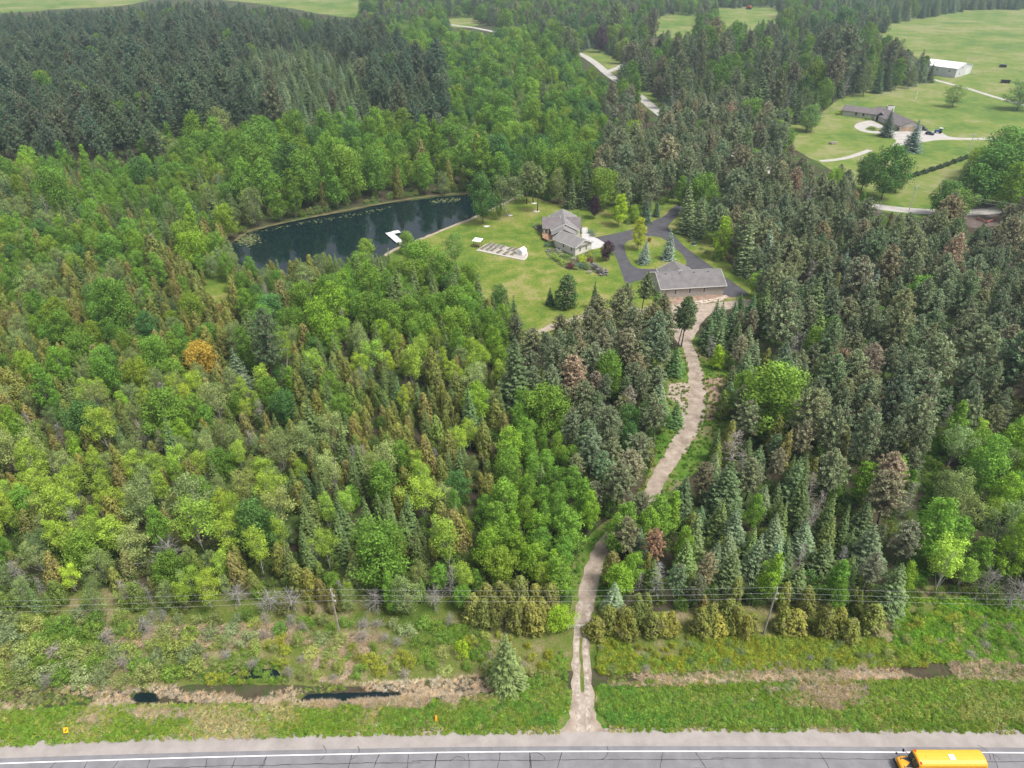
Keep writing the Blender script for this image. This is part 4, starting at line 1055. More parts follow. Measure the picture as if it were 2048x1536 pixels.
for s in (-1, 1):
    for k in range(11):
        MB().box((2.75 - k * 0.77, s * 1.215, 2.12), (0.68, 0.04, 0.62)).build('window', M_BGLASS, BUS)
    for z in (0.95, 1.35, 1.68): MB().box((-1.0, s * 1.225, z), (9.0, 0.04, 0.05)).build('rub_rail', M_RUB, BUS)
    for x in (4.35, -3.6):
        W_ = MB().tube([(x, s * 0.86, 0.48), (x, s * 1.16, 0.48)], 0.48, 18).build('wheel', M_RUB, BUS)
        MB().tube([(x, s * 1.13, 0.48), (x, s * 1.18, 0.48)], 0.26, 14).build('rim', M_GALV, W_)
    MB().box((3.45, s * 0.80, 2.93), (0.22, 0.42, 0.22)).build('warning_light', M_RED, BUS)
    MB().box((3.50, s * 0.98, 2.78), (0.16, 0.28, 0.18)).build('warning_light', M_AMB, BUS)
    MB().tube([(3.9, s * 1.1, 1.8), (4.5, s * 1.45, 2.0)], 0.03, 6).build('mirror_arm', M_RUB, BUS)
    MB().box((4.5, s * 1.47, 2.05), (0.12, 0.28, 0.45)).build('mirror', M_RUB, BUS)
    MB().tube([(5.0, s * 0.95, 1.4), (5.5, s * 1.2, 1.75)], 0.025, 6).build('mirror_arm', M_RUB, BUS)
    MB().tube([(5.5, s * 1.2, 1.68), (5.5, s * 1.2, 1.88)], 0.13, 10).build('mirror', M_RUB, BUS)
    MB().tube([(5.42, s * 0.72, 0.95), (5.56, s * 0.72, 0.95)], 0.14, 12).build('headlight', M_WHITE, BUS)
MB().box((5.58, 0, 0.62), (0.16, 2.2, 0.3)).build('bumper', M_RUB, BUS)
MB().box((-5.66, 0, 0.62), (0.16, 2.3, 0.3)).build('bumper', M_RUB, BUS)
MB().tube([(5.7, 0.9, 0.75), (5.9, -0.9, 0.8)], 0.025, 6).build('crossing_arm', M_RUB, BUS)
for k in range(9): loft([-4.9 + k * 1.0, -4.84 + k * 1.0], [[(a, b + 0.02) for a, b in sec if b > 2.6] + [(a, b) for a, b in reversed(sec) if b > 2.6]] * 2, 'roof_rib', M_BUS_LIT, BUS)
hx = MB().box((-1.05, 0.12, 3.135), (0.75, 0.72, 0.09)).build('roof_hatch', M_WHITE, BUS)
MB().tube([(-1.1, 0.05, 3.17), (-1.1, 0.05, 3.22)], 0.08, 8).build('hatch_vent', M_GALV, hx)
MB().tube([(2.5, 0.1, 3.08), (2.5, 0.1, 3.2)], 0.05, 8).build('strobe_light', M_AMB, BUS)
MB().box((2.7, 1.25, 1.75), (0.05, 0.10, 0.5)).build('stop_arm', M_RED, BUS)

# dock
M_DOCK = mat('bleached_dock_boards', (0.62, 0.60, 0.59), 0.8, 0.1, 1.5)
d0, d1 = U(799, 484, 0.15), U(777, 465, 0.15)
D_ = thing('dock', 'bleached wooden swimming dock reaching from the lawn shore into the pond', 'dock', (d0.x, d0.y, 0), math.atan2(d1.y - d0.y, d1.x - d0.x))
DL = (d1 - d0).length
n = max(6, int(DL / 0.75))
for k in range(n): MB().box(((k + 0.5) * DL / n, 0, 0.18), (DL / n - 0.05, 2.6, 0.08)).build('plank', M_DOCK, D_)
for k in range(4):
    MB().box((DL - 2.0 + k * 0.7, -2.7, 0.18), (0.64, 2.8, 0.08)).build('plank', M_DOCK, D_)
for x in (0.5, DL * 0.5, DL - 0.4):
    for y in (-1.2, 1.2): MB().tube([(x, y, -1.2), (x, y, 0.55)], 0.09, 8).build('post', M_DOCK, D_)
for s in (-1, 1): MB().box((DL / 2, s * 1.22, 0.07), (DL, 0.1, 0.14)).build('beam', M_DOCK, D_)
e0 = U(806, 492, 0.1)
MB().slab([d0 + Vector((-0.5, -0.4, 0.1)), d0 + Vector((0.6, 0.4, 0.1)), e0 + Vector((0.6, 0.4, 0)), e0 + Vector((-0.5, -0.4, 0))], 0.08).build('gangway', M_DOCK)
g = bpy.data.objects['gangway']; g.parent = D_; g.matrix_parent_inverse = D_.matrix_basis.inverted()
def rock_mesh(name, seed, m):
    rg = random.Random(seed); bm = bmesh.new(); bmesh.ops.create_icosphere(bm, subdivisions=1, radius=0.5)
    for v in bm.verts:
        k = rg.uniform(0.72, 1.18); v.co *= k; v.co.z *= 0.72; v.co.x *= 1.2
    me = bpy.data.meshes.new(name); bm.to_mesh(me); bm.free(); me.materials.append(m); return me
RK = [rock_mesh('boulder', 30 + i, M_STONE) for i in range(3)]; RKP = [rock_mesh('pale_boulder', 40 + i, M_PALESTONE) for i in range(3)]
def rocks(name, label, group, pts, meshes, s0, s1, cat='boulder', seed=1):
    rg = random.Random(seed)
    for q in pts:
        o = link(name, rg.choice(meshes), loc=(q.x, q.y, 0)); s = rg.uniform(s0, s1); o.scale = (s, s * rg.uniform(0.8, 1.2), s)
        o.location.z = 0.22 * s; o.rotation_euler = (rg.uniform(-0.3, 0.3), rg.uniform(-0.3, 0.3), rg.uniform(0, 6.28)); tag(o, label, cat, group)
def jitpts(line, n, j, seed):
    rg = random.Random(seed); out = []
    L = [U(*q) for q in line]
    for k in range(n):
        t = (k + 0.5) / n * (len(L) - 1); i = min(int(t), len(L) - 2); q = L[i].lerp(L[i + 1], t - i)
        out.append(q + Vector((rg.uniform(-j, j), rg.uniform(-j, j), 0)))
    return out
rocks('boulder', 'dark boulder in the rockery between the lawn slope and the driveway', 'rockery boulders', jitpts(z1([(1190, 1210), (1290, 1290), (1380, 1370), (1430, 1440)]), 30, 1.5, 1), RK, 0.6, 1.25, seed=2)
rocks('boulder', 'dark boulder in the bed below the deck stairs', 'boulders below the deck stairs', jitpts(z1([(320, 1000), (420, 960), (560, 950)]), 9, 0.8, 3), RK, 0.6, 1.1, seed=3)
rocks('boulder', 'dark boulder in the planting at the pond end of the bungalow', 'boulders by the deck corner', jitpts(z1([(80, 510), (160, 560), (220, 610)]), 8, 0.7, 5), RK, 0.8, 1.4, seed=4)
rocks('limestone_block', 'pale limestone block beside the earth strip behind the garage', 'limestone blocks by the garage corner', jitpts([(1326, 601), (1328, 609), (1334, 616)], 7, 0.8, 8), RKP, 0.9, 1.4, 'stone', seed=5)
# dry-stone edging below the garage: stones are parts of one wall
SW = thing('stone_edging', 'low dry-stone edging of pale limestone along the earth strip behind the garage', 'stone wall', tuple(U(1372, 610)))
rg = random.Random(6)
for row in range(2):
    for q in jitpts([(1368, 611), (1400, 608), (1432, 603), (1452, 597)], 30, 0.18, 9 + row):
        o = link('stone', rg.choice(RKP), SW); s = rg.uniform(0.75, 1.15)
        o.location = (q.x - SW.location.x, q.y - SW.location.y + row * 0.5, 0.25 + row * 0.32); o.scale = (s, s, s); o.rotation_euler.z = rg.uniform(0, 6)
for a, b in ((973, 453), (1019, 431), (1073, 423), (1068, 407)):
    q = U(a, b); o = MB().prism([(math.cos(t) * (1.2 + 0.3 * math.sin(3 * t)), math.sin(t) * 0.8) for t in [k * 0.52 for k in range(12)]], -0.05, 0.12).build('stepping_stone', M_CONCRETE, loc=(q.x, q.y, 0)); tag(o, 'flat pale stone slab at the foot of a lawn tree', 'stone', 'flat stones under the lawn trees')

# kitchen garden
def z3(l): return [(930 + a / 13.653, 440 + b / 13.653) for a, b in l]
pad = sheet('garden_gravel', smoothpoly(pxs(z3([(300, 840), (440, 740), (640, 640), (1000, 700), (1400, 780), (1560, 780), (1690, 890), (1690, 1010), (1590, 1100), (1470, 1075), (1000, 975), (400, 850)])), 0, 0.8), 0.03, mat('pale_garden_gravel', (0.38, 0.34, 0.30), 0.9, 0.12, 1.5))
ed = MB()
for a, b in zip(*(lambda L: (L[:-1], L[1:]))(pxs(z3([(400, 850), (700, 915), (1000, 975), (1250, 1030), (1470, 1078), (1590, 1102), (1660, 1060), (1700, 980), (1690, 890)])))):
    c = (a + b) / 2; ed.box((c.x, c.y, 0.12), ((b - a).length, 0.45, 0.25), math.atan2(b.y - a.y, b.x - a.x))
tag(ed.build('garden_edging', mat('pale_edging', (0.52, 0.485, 0.44), 0.8)), 'pale stone edging around the gravel kitchen garden', 'edging')
M_SOIL = mat('garden_soil', (0.13, 0.105, 0.075), 0.95, 0.4, 2.0, col2=(0.10, 0.13, 0.05)); M_BED = mat('grey_timber', (0.36, 0.33, 0.30), 0.85, 0.1, 1.5)
for k, (a, b) in enumerate([(655, 690), (775, 705), (905, 728), (1025, 752), (1245, 800), (1365, 825), (520, 772), (660, 800), (790, 818), (955, 875), (1130, 918), (1330, 930)]):
    q = U(*z3([(a, b)])[0]); B_ = thing('raised_bed', 'timber raised bed with dark soil in the gravel kitchen garden', 'raised bed', (q.x, q.y, 0.03), R(-33), 'raised beds of the kitchen garden')
    mb = MB()
    for s in (-1, 1): mb.box((s * 0.6, 0, 0.2), (0.1, 2.9, 0.4)); mb.box((0, s * 1.4, 0.2), (1.1, 0.1, 0.4))
    mb.build('frame', M_BED, B_)
    MB().box((0, 0, 0.17), (1.1, 2.7, 0.3)).build('soil', M_SOIL, B_)
q = U(*z3([(1560, 930)])[0]); G_ = thing('greenhouse_tent', 'small white ridged greenhouse tent at the rounded end of the kitchen garden', 'greenhouse', (q.x - 0.2, q.y + 0.3, 0.03), R(-33))
mb = MB(); sec5 = [(-1.3, 0), (1.3, 0), (1.3, 1.5), (0, 2.3), (-1.3, 1.5)]
mb.add([(a, -1.5, b) for a, b in sec5] + [(a, 1.5, b) for a, b in sec5], [(4, 3, 2, 1, 0), (5, 6, 7, 8, 9)] + [(i, (i + 1) % 5, 5 + (i + 1) % 5, 5 + i) for i in range(5)])
mb.build('cover', M_WHITE, G_); MB().box((0.2, -1.52, 0.9), (0.9, 0.05, 1.5)).build('door_flap', M_GALV, G_)
q = U(*z3([(350, 720)])[0]); C_ = thing('canopy', 'small shelter with white flat canopy on wooden posts at the garden end', 'shelter', (q.x, q.y, 0.03), R(-20))
for sx in (-1.2, 1.2):
    for sy in (-1.1, 1.1): MB().box((sx, sy, 1.2), (0.14, 0.14, 2.4)).build('post', M_DECK, C_)
MB().slab([(-1.6, -1.5, 2.4), (1.6, -1.5, 2.4), (1.6, 1.5, 2.65), (-1.6, 1.5, 2.65)], 0.12).build('canopy_top', M_WHITE, C_)
MB().box((0, 0, 0.45), (2.2, 1.2, 0.08)).build('bench_top', M_DECK, C_)
q = U(1388, 490); X_ = thing('utility_box', 'green utility transformer box on the grass beside the driveway', 'utility box', (q.x, q.y, 0), 0.3)
MB().box((0, 0, 0.55), (1.2, 1.0, 1.1)).build('cabinet', mat('utility_green', (0.06, 0.11, 0.08), 0.6), X_)
MB().slab([(-0.65, -0.55, 1.12), (0.65, -0.55, 1.12), (0.65, 0.55, 1.22), (-0.65, 0.55, 1.22)], 0.06).build('lid', MATS['utility_green'], X_)
MB().box((0, 0, 0.04), (1.5, 1.3, 0.14)).build('pad', M_CONCRETE, X_)
# neighbour's vehicles
def car(name, label, a, b, rz, m, tall=1.0, kind='car', roofm=None):
    q = U(a, b); K = thing(name, label, kind, (q.x, q.y, 0.05), rz, None)
    prof = [(-2.3, 0.35), (2.25, 0.35), (2.35, 0.75), (2.15, 0.98), (1.0, 1.08), (-2.25, 1.1), (-2.35, 0.8)]
    mb = MB(); mb.add([(x, -0.9, z) for x, z in prof] + [(x, 0.9, z) for x, z in prof], [tuple(range(7)), tuple(range(13, 6, -1))] + [(i, 7 + i, 7 + (i + 1) % 7, (i + 1) % 7) for i in range(7)]); mb.build('body', m, K)
    cp = [(-2.1, 1.08), (0.95, 1.08), (0.25, 1.65 * tall), (-1.85, 1.68 * tall)]
    mb = MB(); mb.add([(x, -0.78 if z < 1.2 else -0.66, z) for x, z in cp] + [(x, 0.78 if z < 1.2 else 0.66, z) for x, z in cp], [(0, 1, 2, 3), (7, 6, 5, 4)] + [(i, 4 + i, 4 + (i + 1) % 4, (i + 1) % 4) for i in range(4)]); mb.build('glasshouse', M_GLASS, K)
    MB().box((-0.8, 0, 1.68 * tall), (2.1, 1.3, 0.05)).build('roof', roofm or m, K)
    for x in (-1.45, 1.4):
        for s in (-1, 1): MB().tube([(x, s * 0.72, 0.33), (x, s * 0.93, 0.33)], 0.34, 14).build('wheel', M_RUB, K)
    for s in (-1, 1): MB().box((2.3, s * 0.62, 0.78), (0.12, 0.34, 0.16)).build('headlight', M_WHITE, K)
    return K
car('parked_car', 'dark blue car parked beside the ranch house garage', 1859, 269.5, -0.6, mat('navy_paint', (0.02, 0.03, 0.09), 0.3, spec=0.5), 1.0)
car('parked_car', 'black pickup-like car parked against the ranch house garage wall', 1846, 260.5, -0.9, mat('black_paint', (0.02, 0.02, 0.022), 0.3, spec=0.5), 1.15)
q = U(1876, 266); K = thing('tractor', 'blue tractor with white cab roof parked beside the dark blue car', 'tractor', (q.x, q.y, 0.05), 2.6)
M_TB = mat('tractor_blue', (0.03, 0.16, 0.42), 0.4)
MB().box((0.9, 0, 1.25), (2.0, 0.9, 0.8)).box((0.9, 0, 0.75), (2.3, 0.5, 0.4)).build('bonnet', M_TB, K)
MB().box((-0.9, 0, 1.9), (1.5, 1.4, 1.5)).build('cab', M_GLASS, K); MB().box((-0.9, 0, 2.7), (1.8, 1.7, 0.18)).build('cab_roof', M_WHITE, K)
for s in (-1, 1):
    MB().tube([(-1.0, s * 0.75, 0.85), (-1.0, s * 1.2, 0.85)], 0.85, 16).build('wheel', M_RUB, K); MB().tube([(1.5, s * 0.6, 0.5), (1.5, s * 0.9, 0.5)], 0.5, 14).build('wheel', M_RUB, K)
    MB().box((-1.0, s * 0.98, 1.75), (1.5, 0.45, 0.12)).build('mudguard', M_TB, K)
q = U(1497, 19); K = thing('tractor', 'orange tractor standing alone in the far meadow', 'tractor', (q.x, q.y, 0.05), 2.2)
M_TO = mat('tractor_orange', (0.55, 0.13, 0.03), 0.5)
MB().box((1.6, 0, 2.4), (4.5, 1.9, 1.6)).build('bonnet', M_TO, K); MB().box((-1.6, 0, 3.6), (2.8, 2.6, 2.6)).build('cab', M_TO, K)
for s in (-1, 1):
    MB().tube([(-1.8, s * 1.4, 1.6), (-1.8, s * 2.2, 1.6)], 1.6, 16).build('wheel', M_RUB, K); MB().tube([(2.6, s * 1.1, 1.0), (2.6, s * 1.7, 1.0)], 1.0, 14).build('wheel', M_RUB, K)
# logs, white post, rails, fences
q = U(1665, 288); W_ = thing('log_pile', 'small pile of dark cut logs on the neighbour lawn', 'log pile', (q.x, q.y, 0), 0.4)
rg = random.Random(3)
for k in range(9): MB().tube([(-1.6 + rg.uniform(-0.3, 0.3), (k % 4) * 0.55 - 0.8, 0.3 + (k // 4) * 0.45), (1.6 + rg.uniform(-0.3, 0.3), (k % 4) * 0.55 - 0.8, 0.3 + (k // 4) * 0.45)], 0.28, 8).build('log', M_POLE, W_)
q = U(1831, 198); o = thing('flagpole', 'plain white post standing alone on the neighbour lawn', 'post', (q.x, q.y, 0)); MB().tube([(0, 0, -0.2), (0, 0, 4.9)], [0.26, 0.2], 8).build('pole', M_WHITE, o); MB().box((0, 0, 0.1), (0.8, 0.8, 0.25)).build('base', M_CONCRETE, o)
M_REDRAIL = mat('faded_red_timber', (0.42, 0.17, 0.11), 0.85, 0.2, 2.0)
RF = thing('rail_fence', 'faded red timber rail barrier at the edge of the bare farm yard', 'fence', tuple(U(1972, 447)))
Lr = [U(1953, 440), U(1972, 447.5), U(2003, 436)]
for a, b in zip(Lr[:-1], Lr[1:]):
    a = a - RF.location; b = b - RF.location
    for z in (0.5, 1.0): MB().tube([a + Vector((0, 0, z)), b + Vector((0, 0, z))], 0.14, 6).build('rail', M_REDRAIL, RF)
    for t in (0, 0.5, 1): p_ = a.lerp(b, t); MB().box((p_.x, p_.y, 0.6), (0.18, 0.18, 1.3)).build('post', M_REDRAIL, RF)
def wire_fence(label, line, step=6.0):
    L = [U(*q) for q in line]; F_ = thing('wire_fence', label, 'fence', tuple(L[0])); wb_ = MB()
    for a, b in zip(L[:-1], L[1:]):
        n = max(1, int((b - a).length / step))
        for k in range(n): q = a.lerp(b, k / n) - L[0]; MB().tube([(q.x, q.y, -0.2), (q.x, q.y, 1.35)], 0.09, 5).build('post', M_POLE, F_)
        for z in (0.45, 0.85, 1.25): wb_.tube([a - L[0] + Vector((0, 0, z)), b - L[0] + Vector((0, 0, z))], 0.03, 3, cap=False)
    wb_.build('wires', M_POLE, F_)
wire_fence('weedy wire fence running from the barn corner towards the field shelters', [(1941, 150), (1965, 147), (2003, 140), (2060, 146)])
wire_fence('wire fence crossing the pasture uphill of the barn', [(1930, 117), (1955, 116), (1985, 108), (2025, 96), (2060, 90)])
wire_fence('wire fence along the wood edge of the neighbour lawn', [(1590, 245), (1660, 224), (1760, 192), (1860, 166)], 8)
def hedge(name, label, line, hh=1.6, ww=1.8, tint=(0.045, 0.075, 0.03), n=2600):
    L = [U(*q) for q in line]; Hd = thing(name, label, 'hedge', tuple(L[0])); seg = [(b - a).length for a, b in zip(L[:-1], L[1:])]; tot = sum(seg)
    C = []
    for i, (a, b) in enumerate(zip(L[:-1], L[1:])):
        m = int(n * seg[i] / tot); t = RNG.uniform(0, 1, m); ang = math.atan2(b.y - a.y, b.x - a.x)
        wob = 0.8 + 0.25 * np.sin(t * seg[i] * 0.9 + i) + 0.15 * RNG.normal(size=m)
        th = RNG.uniform(0, math.pi, m); u = np.cos(th) * ww / 2 * wob; z = np.sin(th) ** 0.6 * hh * wob
        C.append(np.stack([a.x - L[0].x + (b.x - a.x) * t - math.sin(ang) * u, a.y - L[0].y + (b.y - a.y) * t + math.cos(ang) * u, z * RNG.uniform(0.6, 1, m)], 1))
    C = np.concatenate(C); m = len(C)
    v = leafset(C, rdir(m) + np.array([0, 0, 0.8]), 0.34 * RNG.uniform(0.7, 1.3, m), 0.24)
    me = mesh_np('hedge_foliage', v, np.arange(len(v)).reshape(-1, 4), [M_LEAF], attrs={'var': RNG.normal(size=m) * 0.4, 'brown': (RNG.uniform(size=m) < 0.12) * 0.6})
    f = link('foliage', me, Hd); f['tint'] = [*tint, 1.0]
    for a in L: MB().tube([a - L[0], a - L[0] + Vector((0, 0, 1.0))], 0.05, 5).build('stem', M_BARK, Hd)
hedge('hedge', 'straight dark hedge dividing the neighbour lawn from the mown strip', [(1782, 367), (1830, 352), (1880, 336), (1935, 316)], 1.7, 2.2, n=5200)
# ------------------------------------------------------------------ trees
TINT = {
 'maple': (0.098, 0.178, 0.026), 'poplar': (0.112, 0.205, 0.028), 'aspen': (0.190, 0.270, 0.036), 'willow': (0.140, 0.185, 0.060), 'cedar': (0.140, 0.155, 0.036),
 'fir': (0.090, 0.128, 0.042), 'spruce': (0.085, 0.122, 0.050), 'pine': (0.145, 0.180, 0.094), 'dead': (0.235, 0.22, 0.205), 'shrub': (0.115, 0.160, 0.045), 'brush': (0.22, 0.195, 0.17)}
BLUE = (0.155, 0.205, 0.16); LIME = (0.235, 0.33, 0.022); GOLD = (0.27, 0.30, 0.03); PURPLE = (0.040, 0.020, 0.032); RUST = (0.30, 0.185, 0.115); ORANGE = (0.30, 0.215, 0.035); DEEP = (0.060, 0.125, 0.028); SAGE = (0.15, 0.19, 0.10)
GRID = {}
def gkey(x, y): return (int(x // 8), int(y // 8))
def place_ok(x, y, r, f):
    k = gkey(x, y)
    for i in (-1, 0, 1):
        for j in (-1, 0, 1):
            for (a, b, q) in GRID.get((k[0] + i, k[1] + j), ()):
                d = (r + q) * f
                if (a - x) ** 2 + (b - y) ** 2 < d * d: return False
    return True
def occupy(x, y, r): GRID.setdefault(gkey(x, y), []).append((x, y, r))
def jt(t, s=0.12):
    k = 1 + RNG.normal() * s; a = RNG.normal() * s * 0.6
    return tuple(max(0.004, c * k * (1 + m * a)) for c, m in zip(t, (1.0, 0.2, -0.6)))
def hero(kind, bx, by, h, w, tint, label, group=None, j=None, name=None, cat=None):
    q = U(bx, by); pr_i = RNG.integers(len(PR[kind])) if j is None else j; pr = PR[kind][pr_i]
    occupy(q.x, q.y, w / 2)
    return tree(kind, pr_i, q.x, q.y, float(hgt(q.x, q.y)), RNG.uniform(0, 6.28), w / pr.w, h / pr.h, tint, label, group, cat, name)

hero('maple', 408, 752, 10.5, 9.0, ORANGE, 'orange-gold maple standing out among the olive cedars', j=0)
hero('maple', 395, 540, 14, 11, (0.15, 0.24, 0.022), 'large round yellow-green maple beside the narrow end of the pond', j=2)
hero('spruce', 1016, 1368, 13.4, 6.6, (0.12, 0.155, 0.055), 'tall bushy olive spruce standing alone between the ditch and the track', j=2)
hero('shrub', 925, 1312, 3.8, 2.9, LIME, 'bright lime upright shrub on the rough meadow beside the lone spruce', j=0)
hero('maple', 1119, 1256, 5.0, 4.8, (0.19, 0.29, 0.024), 'bright green small tree beside the thin bar gate', j=1)
hero('maple', 966, 447, 20.5, 11.0, (0.062, 0.125, 0.030), 'tall dark green tree on the lawn shore hiding the pond end', j=1)
hero('aspen', 1017, 432, 17, 13, (0.10, 0.125, 0.05), 'sparse forked tree with bare trunk on the lawn shore', j=2, name='broadleaf_tree', cat='broadleaf tree')
hero('pine', 1053, 408, 18, 10, (0.15, 0.19, 0.07), 'tall thin-trunked pine at the lawn corner nearest the pond tip', 'thin-trunked pines', j=2)
hero('pine', 1066, 406, 18, 9, (0.15, 0.19, 0.07), 'tall thin-trunked pine beside the flat stone slab behind the bungalow', 'thin-trunked pines', j=0)
hero('pine', 1075, 423, 19, 9, (0.15, 0.195, 0.07), 'tall thin-trunked pine on the lawn with a white stone at its foot', 'thin-trunked pines', j=2)
hero('poplar', 1000, 440, 13, 3.5, (0.09, 0.14, 0.035), 'slim young tree between the shore and the forked tree', j=2)
hero('maple', 1188, 437, 9.5, 4.7, PURPLE, 'dark purple-leaved tree on the lawn behind the bungalow', j=1)
hero('maple', 1210, 521, 7.2, 5.0, (0.050, 0.022, 0.034), 'dark purple-leaved plum tree between the bungalow and the driveway', j=0)
hero('poplar', 1236, 452, 13, 7.0, LIME, 'bright lime egg-shaped tree on the lawn beyond the driveway', j=0)
hero('poplar', 1268, 446, 7.5, 4.6, (0.17, 0.26, 0.035), 'small light green tree between the lime tree and the spruces', j=2)
hero('spruce', 1291, 446, 10, 5.5, (0.07, 0.11, 0.07), 'grey-green spruce at the lawn edge beside the small light green tree', j=0)
hero('spruce', 1312, 433, 7, 3.6, (0.065, 0.105, 0.065), 'smaller grey-green spruce at the lawn edge by the driveway entry', j=1)
hero('poplar', 1275, 499, 12.5, 6.0, GOLD, 'golden-green columnar tree on the driveway island', j=0)
hero('spruce', 1287, 526, 8.3, 5.0, (0.155, 0.20, 0.155), 'smaller silver-blue spruce on the driveway island', j=1)
hero('spruce', 1335, 519, 11.5, 5.4, (0.155, 0.20, 0.155), 'taller silver-blue spruce on the driveway island', j=0)
hero('shrub', 1298, 483, 1.7, 1.7, (0.09, 0.028, 0.02), 'small dark red shrub on the driveway island', j=0)
hero('poplar', 1440, 519, 15.5, 7.8, (0.185, 0.275, 0.024), 'bright green egg-shaped tree in the bed beyond the driveway', j=2)
for bx, by, h, w, lab in ((1372, 466, 20, 8.5, 'tall grey-green spruce at the driveway bend'), (1392, 476, 17, 7.5, 'second tall grey-green spruce at the driveway bend'), (1487, 545, 19, 9, 'broad dark spruce beyond the bright green driveway tree')):
    hero('spruce', bx, by, h, w, (0.13, 0.165, 0.075), lab)
hero('spruce', 1532, 545, 15.5, 7.5, (0.15, 0.20, 0.13), 'broad blue-grey spruce behind the light green tree at the drive end', j=0)
hero('spruce', 1680, 556, 10.5, 4.6, BLUE, 'pale blue spruce rising out of the pine stand', 'pale blue spruces in the pine stand', j=1)
hero('spruce', 1740, 610, 11.5, 5.2, BLUE, 'pale blue spruce rising out of the pine stand', 'pale blue spruces in the pine stand', j=0)
hero('spruce', 1706, 590, 9, 4.0, BLUE, 'pale blue spruce rising out of the pine stand', 'pale blue spruces in the pine stand', j=3)
hero('maple', 1516, 596, 9.5, 7.0, (0.16, 0.27, 0.03), 'light green tree at the end of the driveway beside the garage', j=3)
hero('pine', 1222, 690, 17, 8.0, (0.150, 0.170, 0.08), 'large pine in front of the lawn on the garage side of the path', j=1)
hero('pine', 1246, 660, 15, 7.0, (0.145, 0.17, 0.08), 'pine between the lawn and the garage corner', 'pines before the garage', j=4)
hero('pine', 1282, 628, 14, 6.0, (0.12, 0.155, 0.065), 'pine between the lawn and the garage corner', 'pines before the garage', j=0)
for bx, by, h, w, j in ((1196, 668, 13, 6.5, 0), (1208, 720, 15, 7.5, 3), (1262, 706, 15, 7.5, 1), (1296, 690, 14, 7, 4), (1318, 712, 14, 7, 0), (1180, 700, 13, 6.5, 1), (1150, 712, 13, 6.5, 3), (1120, 700, 12, 6, 4), (1325, 668, 13, 5.5, 2)):
    hero('pine', bx, by, h, w, jt((0.155, 0.165, 0.08), 0.1), 'grey-green pine in the belt between the garden path and the track', 'pines below the garden path', j=j)
for bx, by, h, w, j in ((1412, 690, 10, 5.5, 0), (1436, 672, 11, 6, 3), (1462, 660, 10, 5, 1), (1496, 652, 11, 6, 2), (1425, 655, 9, 4.5, 0)):
    hero('spruce', bx, by, h, w, jt((0.085, 0.14, 0.06), 0.1), 'green spruce in the belt along the yard edge beyond the track', 'spruces beside the garage yard', j=j)
hero('cedar', 1310, 640, 9, 4.6, (0.10, 0.16, 0.045), 'fresh green conifer against the garage end wall', j=2)
hero('pine', 1354, 700, 17.5, 7.6, (0.085, 0.125, 0.05), 'dark green two-trunked pine standing before the garage', j=2)
hero('pine', 1362, 694, 16, 6.6, (0.085, 0.125, 0.05), 'dark green pine close behind the two-trunked pine before the garage', j=0)
hero('cedar', 1131, 616, 11.5, 8.2, (0.058, 0.100, 0.032), 'broad dark green cedar clump on the lawn slope', j=2)
hero('fir', 1100, 610, 6, 2.9, (0.045, 0.085, 0.03), 'small dark fir beside the broad cedar clump on the lawn', j=0)
hero('fir', 1189, 617, 9.0, 3.4, (0.050, 0.095, 0.034), 'slender dark fir alone at the lawn edge', j=1)
hero('spruce', 1480, 640, 9.5, 4.5, (0.055, 0.10, 0.035), 'deep green young spruce at the yard edge beside the garage', j=1)
hero('poplar', 1434, 738, 7.5, 4.6, (0.22, 0.33, 0.022), 'bright lime small tree beside the track bend', j=1)
hero('spruce', 1349, 852, 7.0, 4.4, (0.075, 0.135, 0.045), 'dark green young spruce beside the widest part of the track', j=2)
hero('spruce', 1347, 748, 9.0, 6.0, (0.075, 0.135, 0.045), 'bushy dark green spruce where the track meets the yard', j=3)
hero('pine', 1302, 1140, 10.5, 4.4, RUST, 'rust-brown dying pine beside the lower track', j=3)
hero('poplar', 1240, 1196, 8.5, 5.0, (0.15, 0.255, 0.026), 'bright green young tree at the lower track bend', j=0)
hero('poplar', 1262, 1170, 8.0, 4.6, (0.13, 0.23, 0.026), 'fresh green young tree next to the rust-brown dying pine', j=2)
hero('pine', 1252, 1124, 11, 5.6, (0.155, 0.16, 0.08), 'grey-brown pine overhanging the hidden part of the track', j=1)
hero('poplar', 1312, 1088, 12, 5.0, (0.13, 0.23, 0.03), 'green poplar overhanging the hidden part of the track', 'poplars at the track bend', j=0)
hero('poplar', 1290, 1100, 11, 4.6, (0.14, 0.24, 0.028), 'green poplar overhanging the hidden part of the track', 'poplars at the track bend', j=3)
hero('poplar', 1338, 1062, 11, 5.0, (0.15, 0.25, 0.028), 'green poplar overhanging the hidden part of the track', 'poplars at the track bend', j=1)
hero('poplar', 1226, 1112, 10.5, 5.2, (0.13, 0.225, 0.03), 'leafy poplar leaning over the hidden part of the track', 'trees over the track', j=2)
hero('poplar', 1250, 1090, 10.5, 5.2, (0.12, 0.215, 0.03), 'leafy poplar leaning over the hidden part of the track', 'trees over the track', j=0)
hero('pine', 1272, 1066, 11, 6.0, (0.135, 0.155, 0.08), 'grey-green pine closing the view of the track bend', j=4)
hero('spruce', 1276, 1118, 8.5, 4.2, (0.10, 0.15, 0.08), 'blue-green spruce among the poplars at the track bend', j=1)
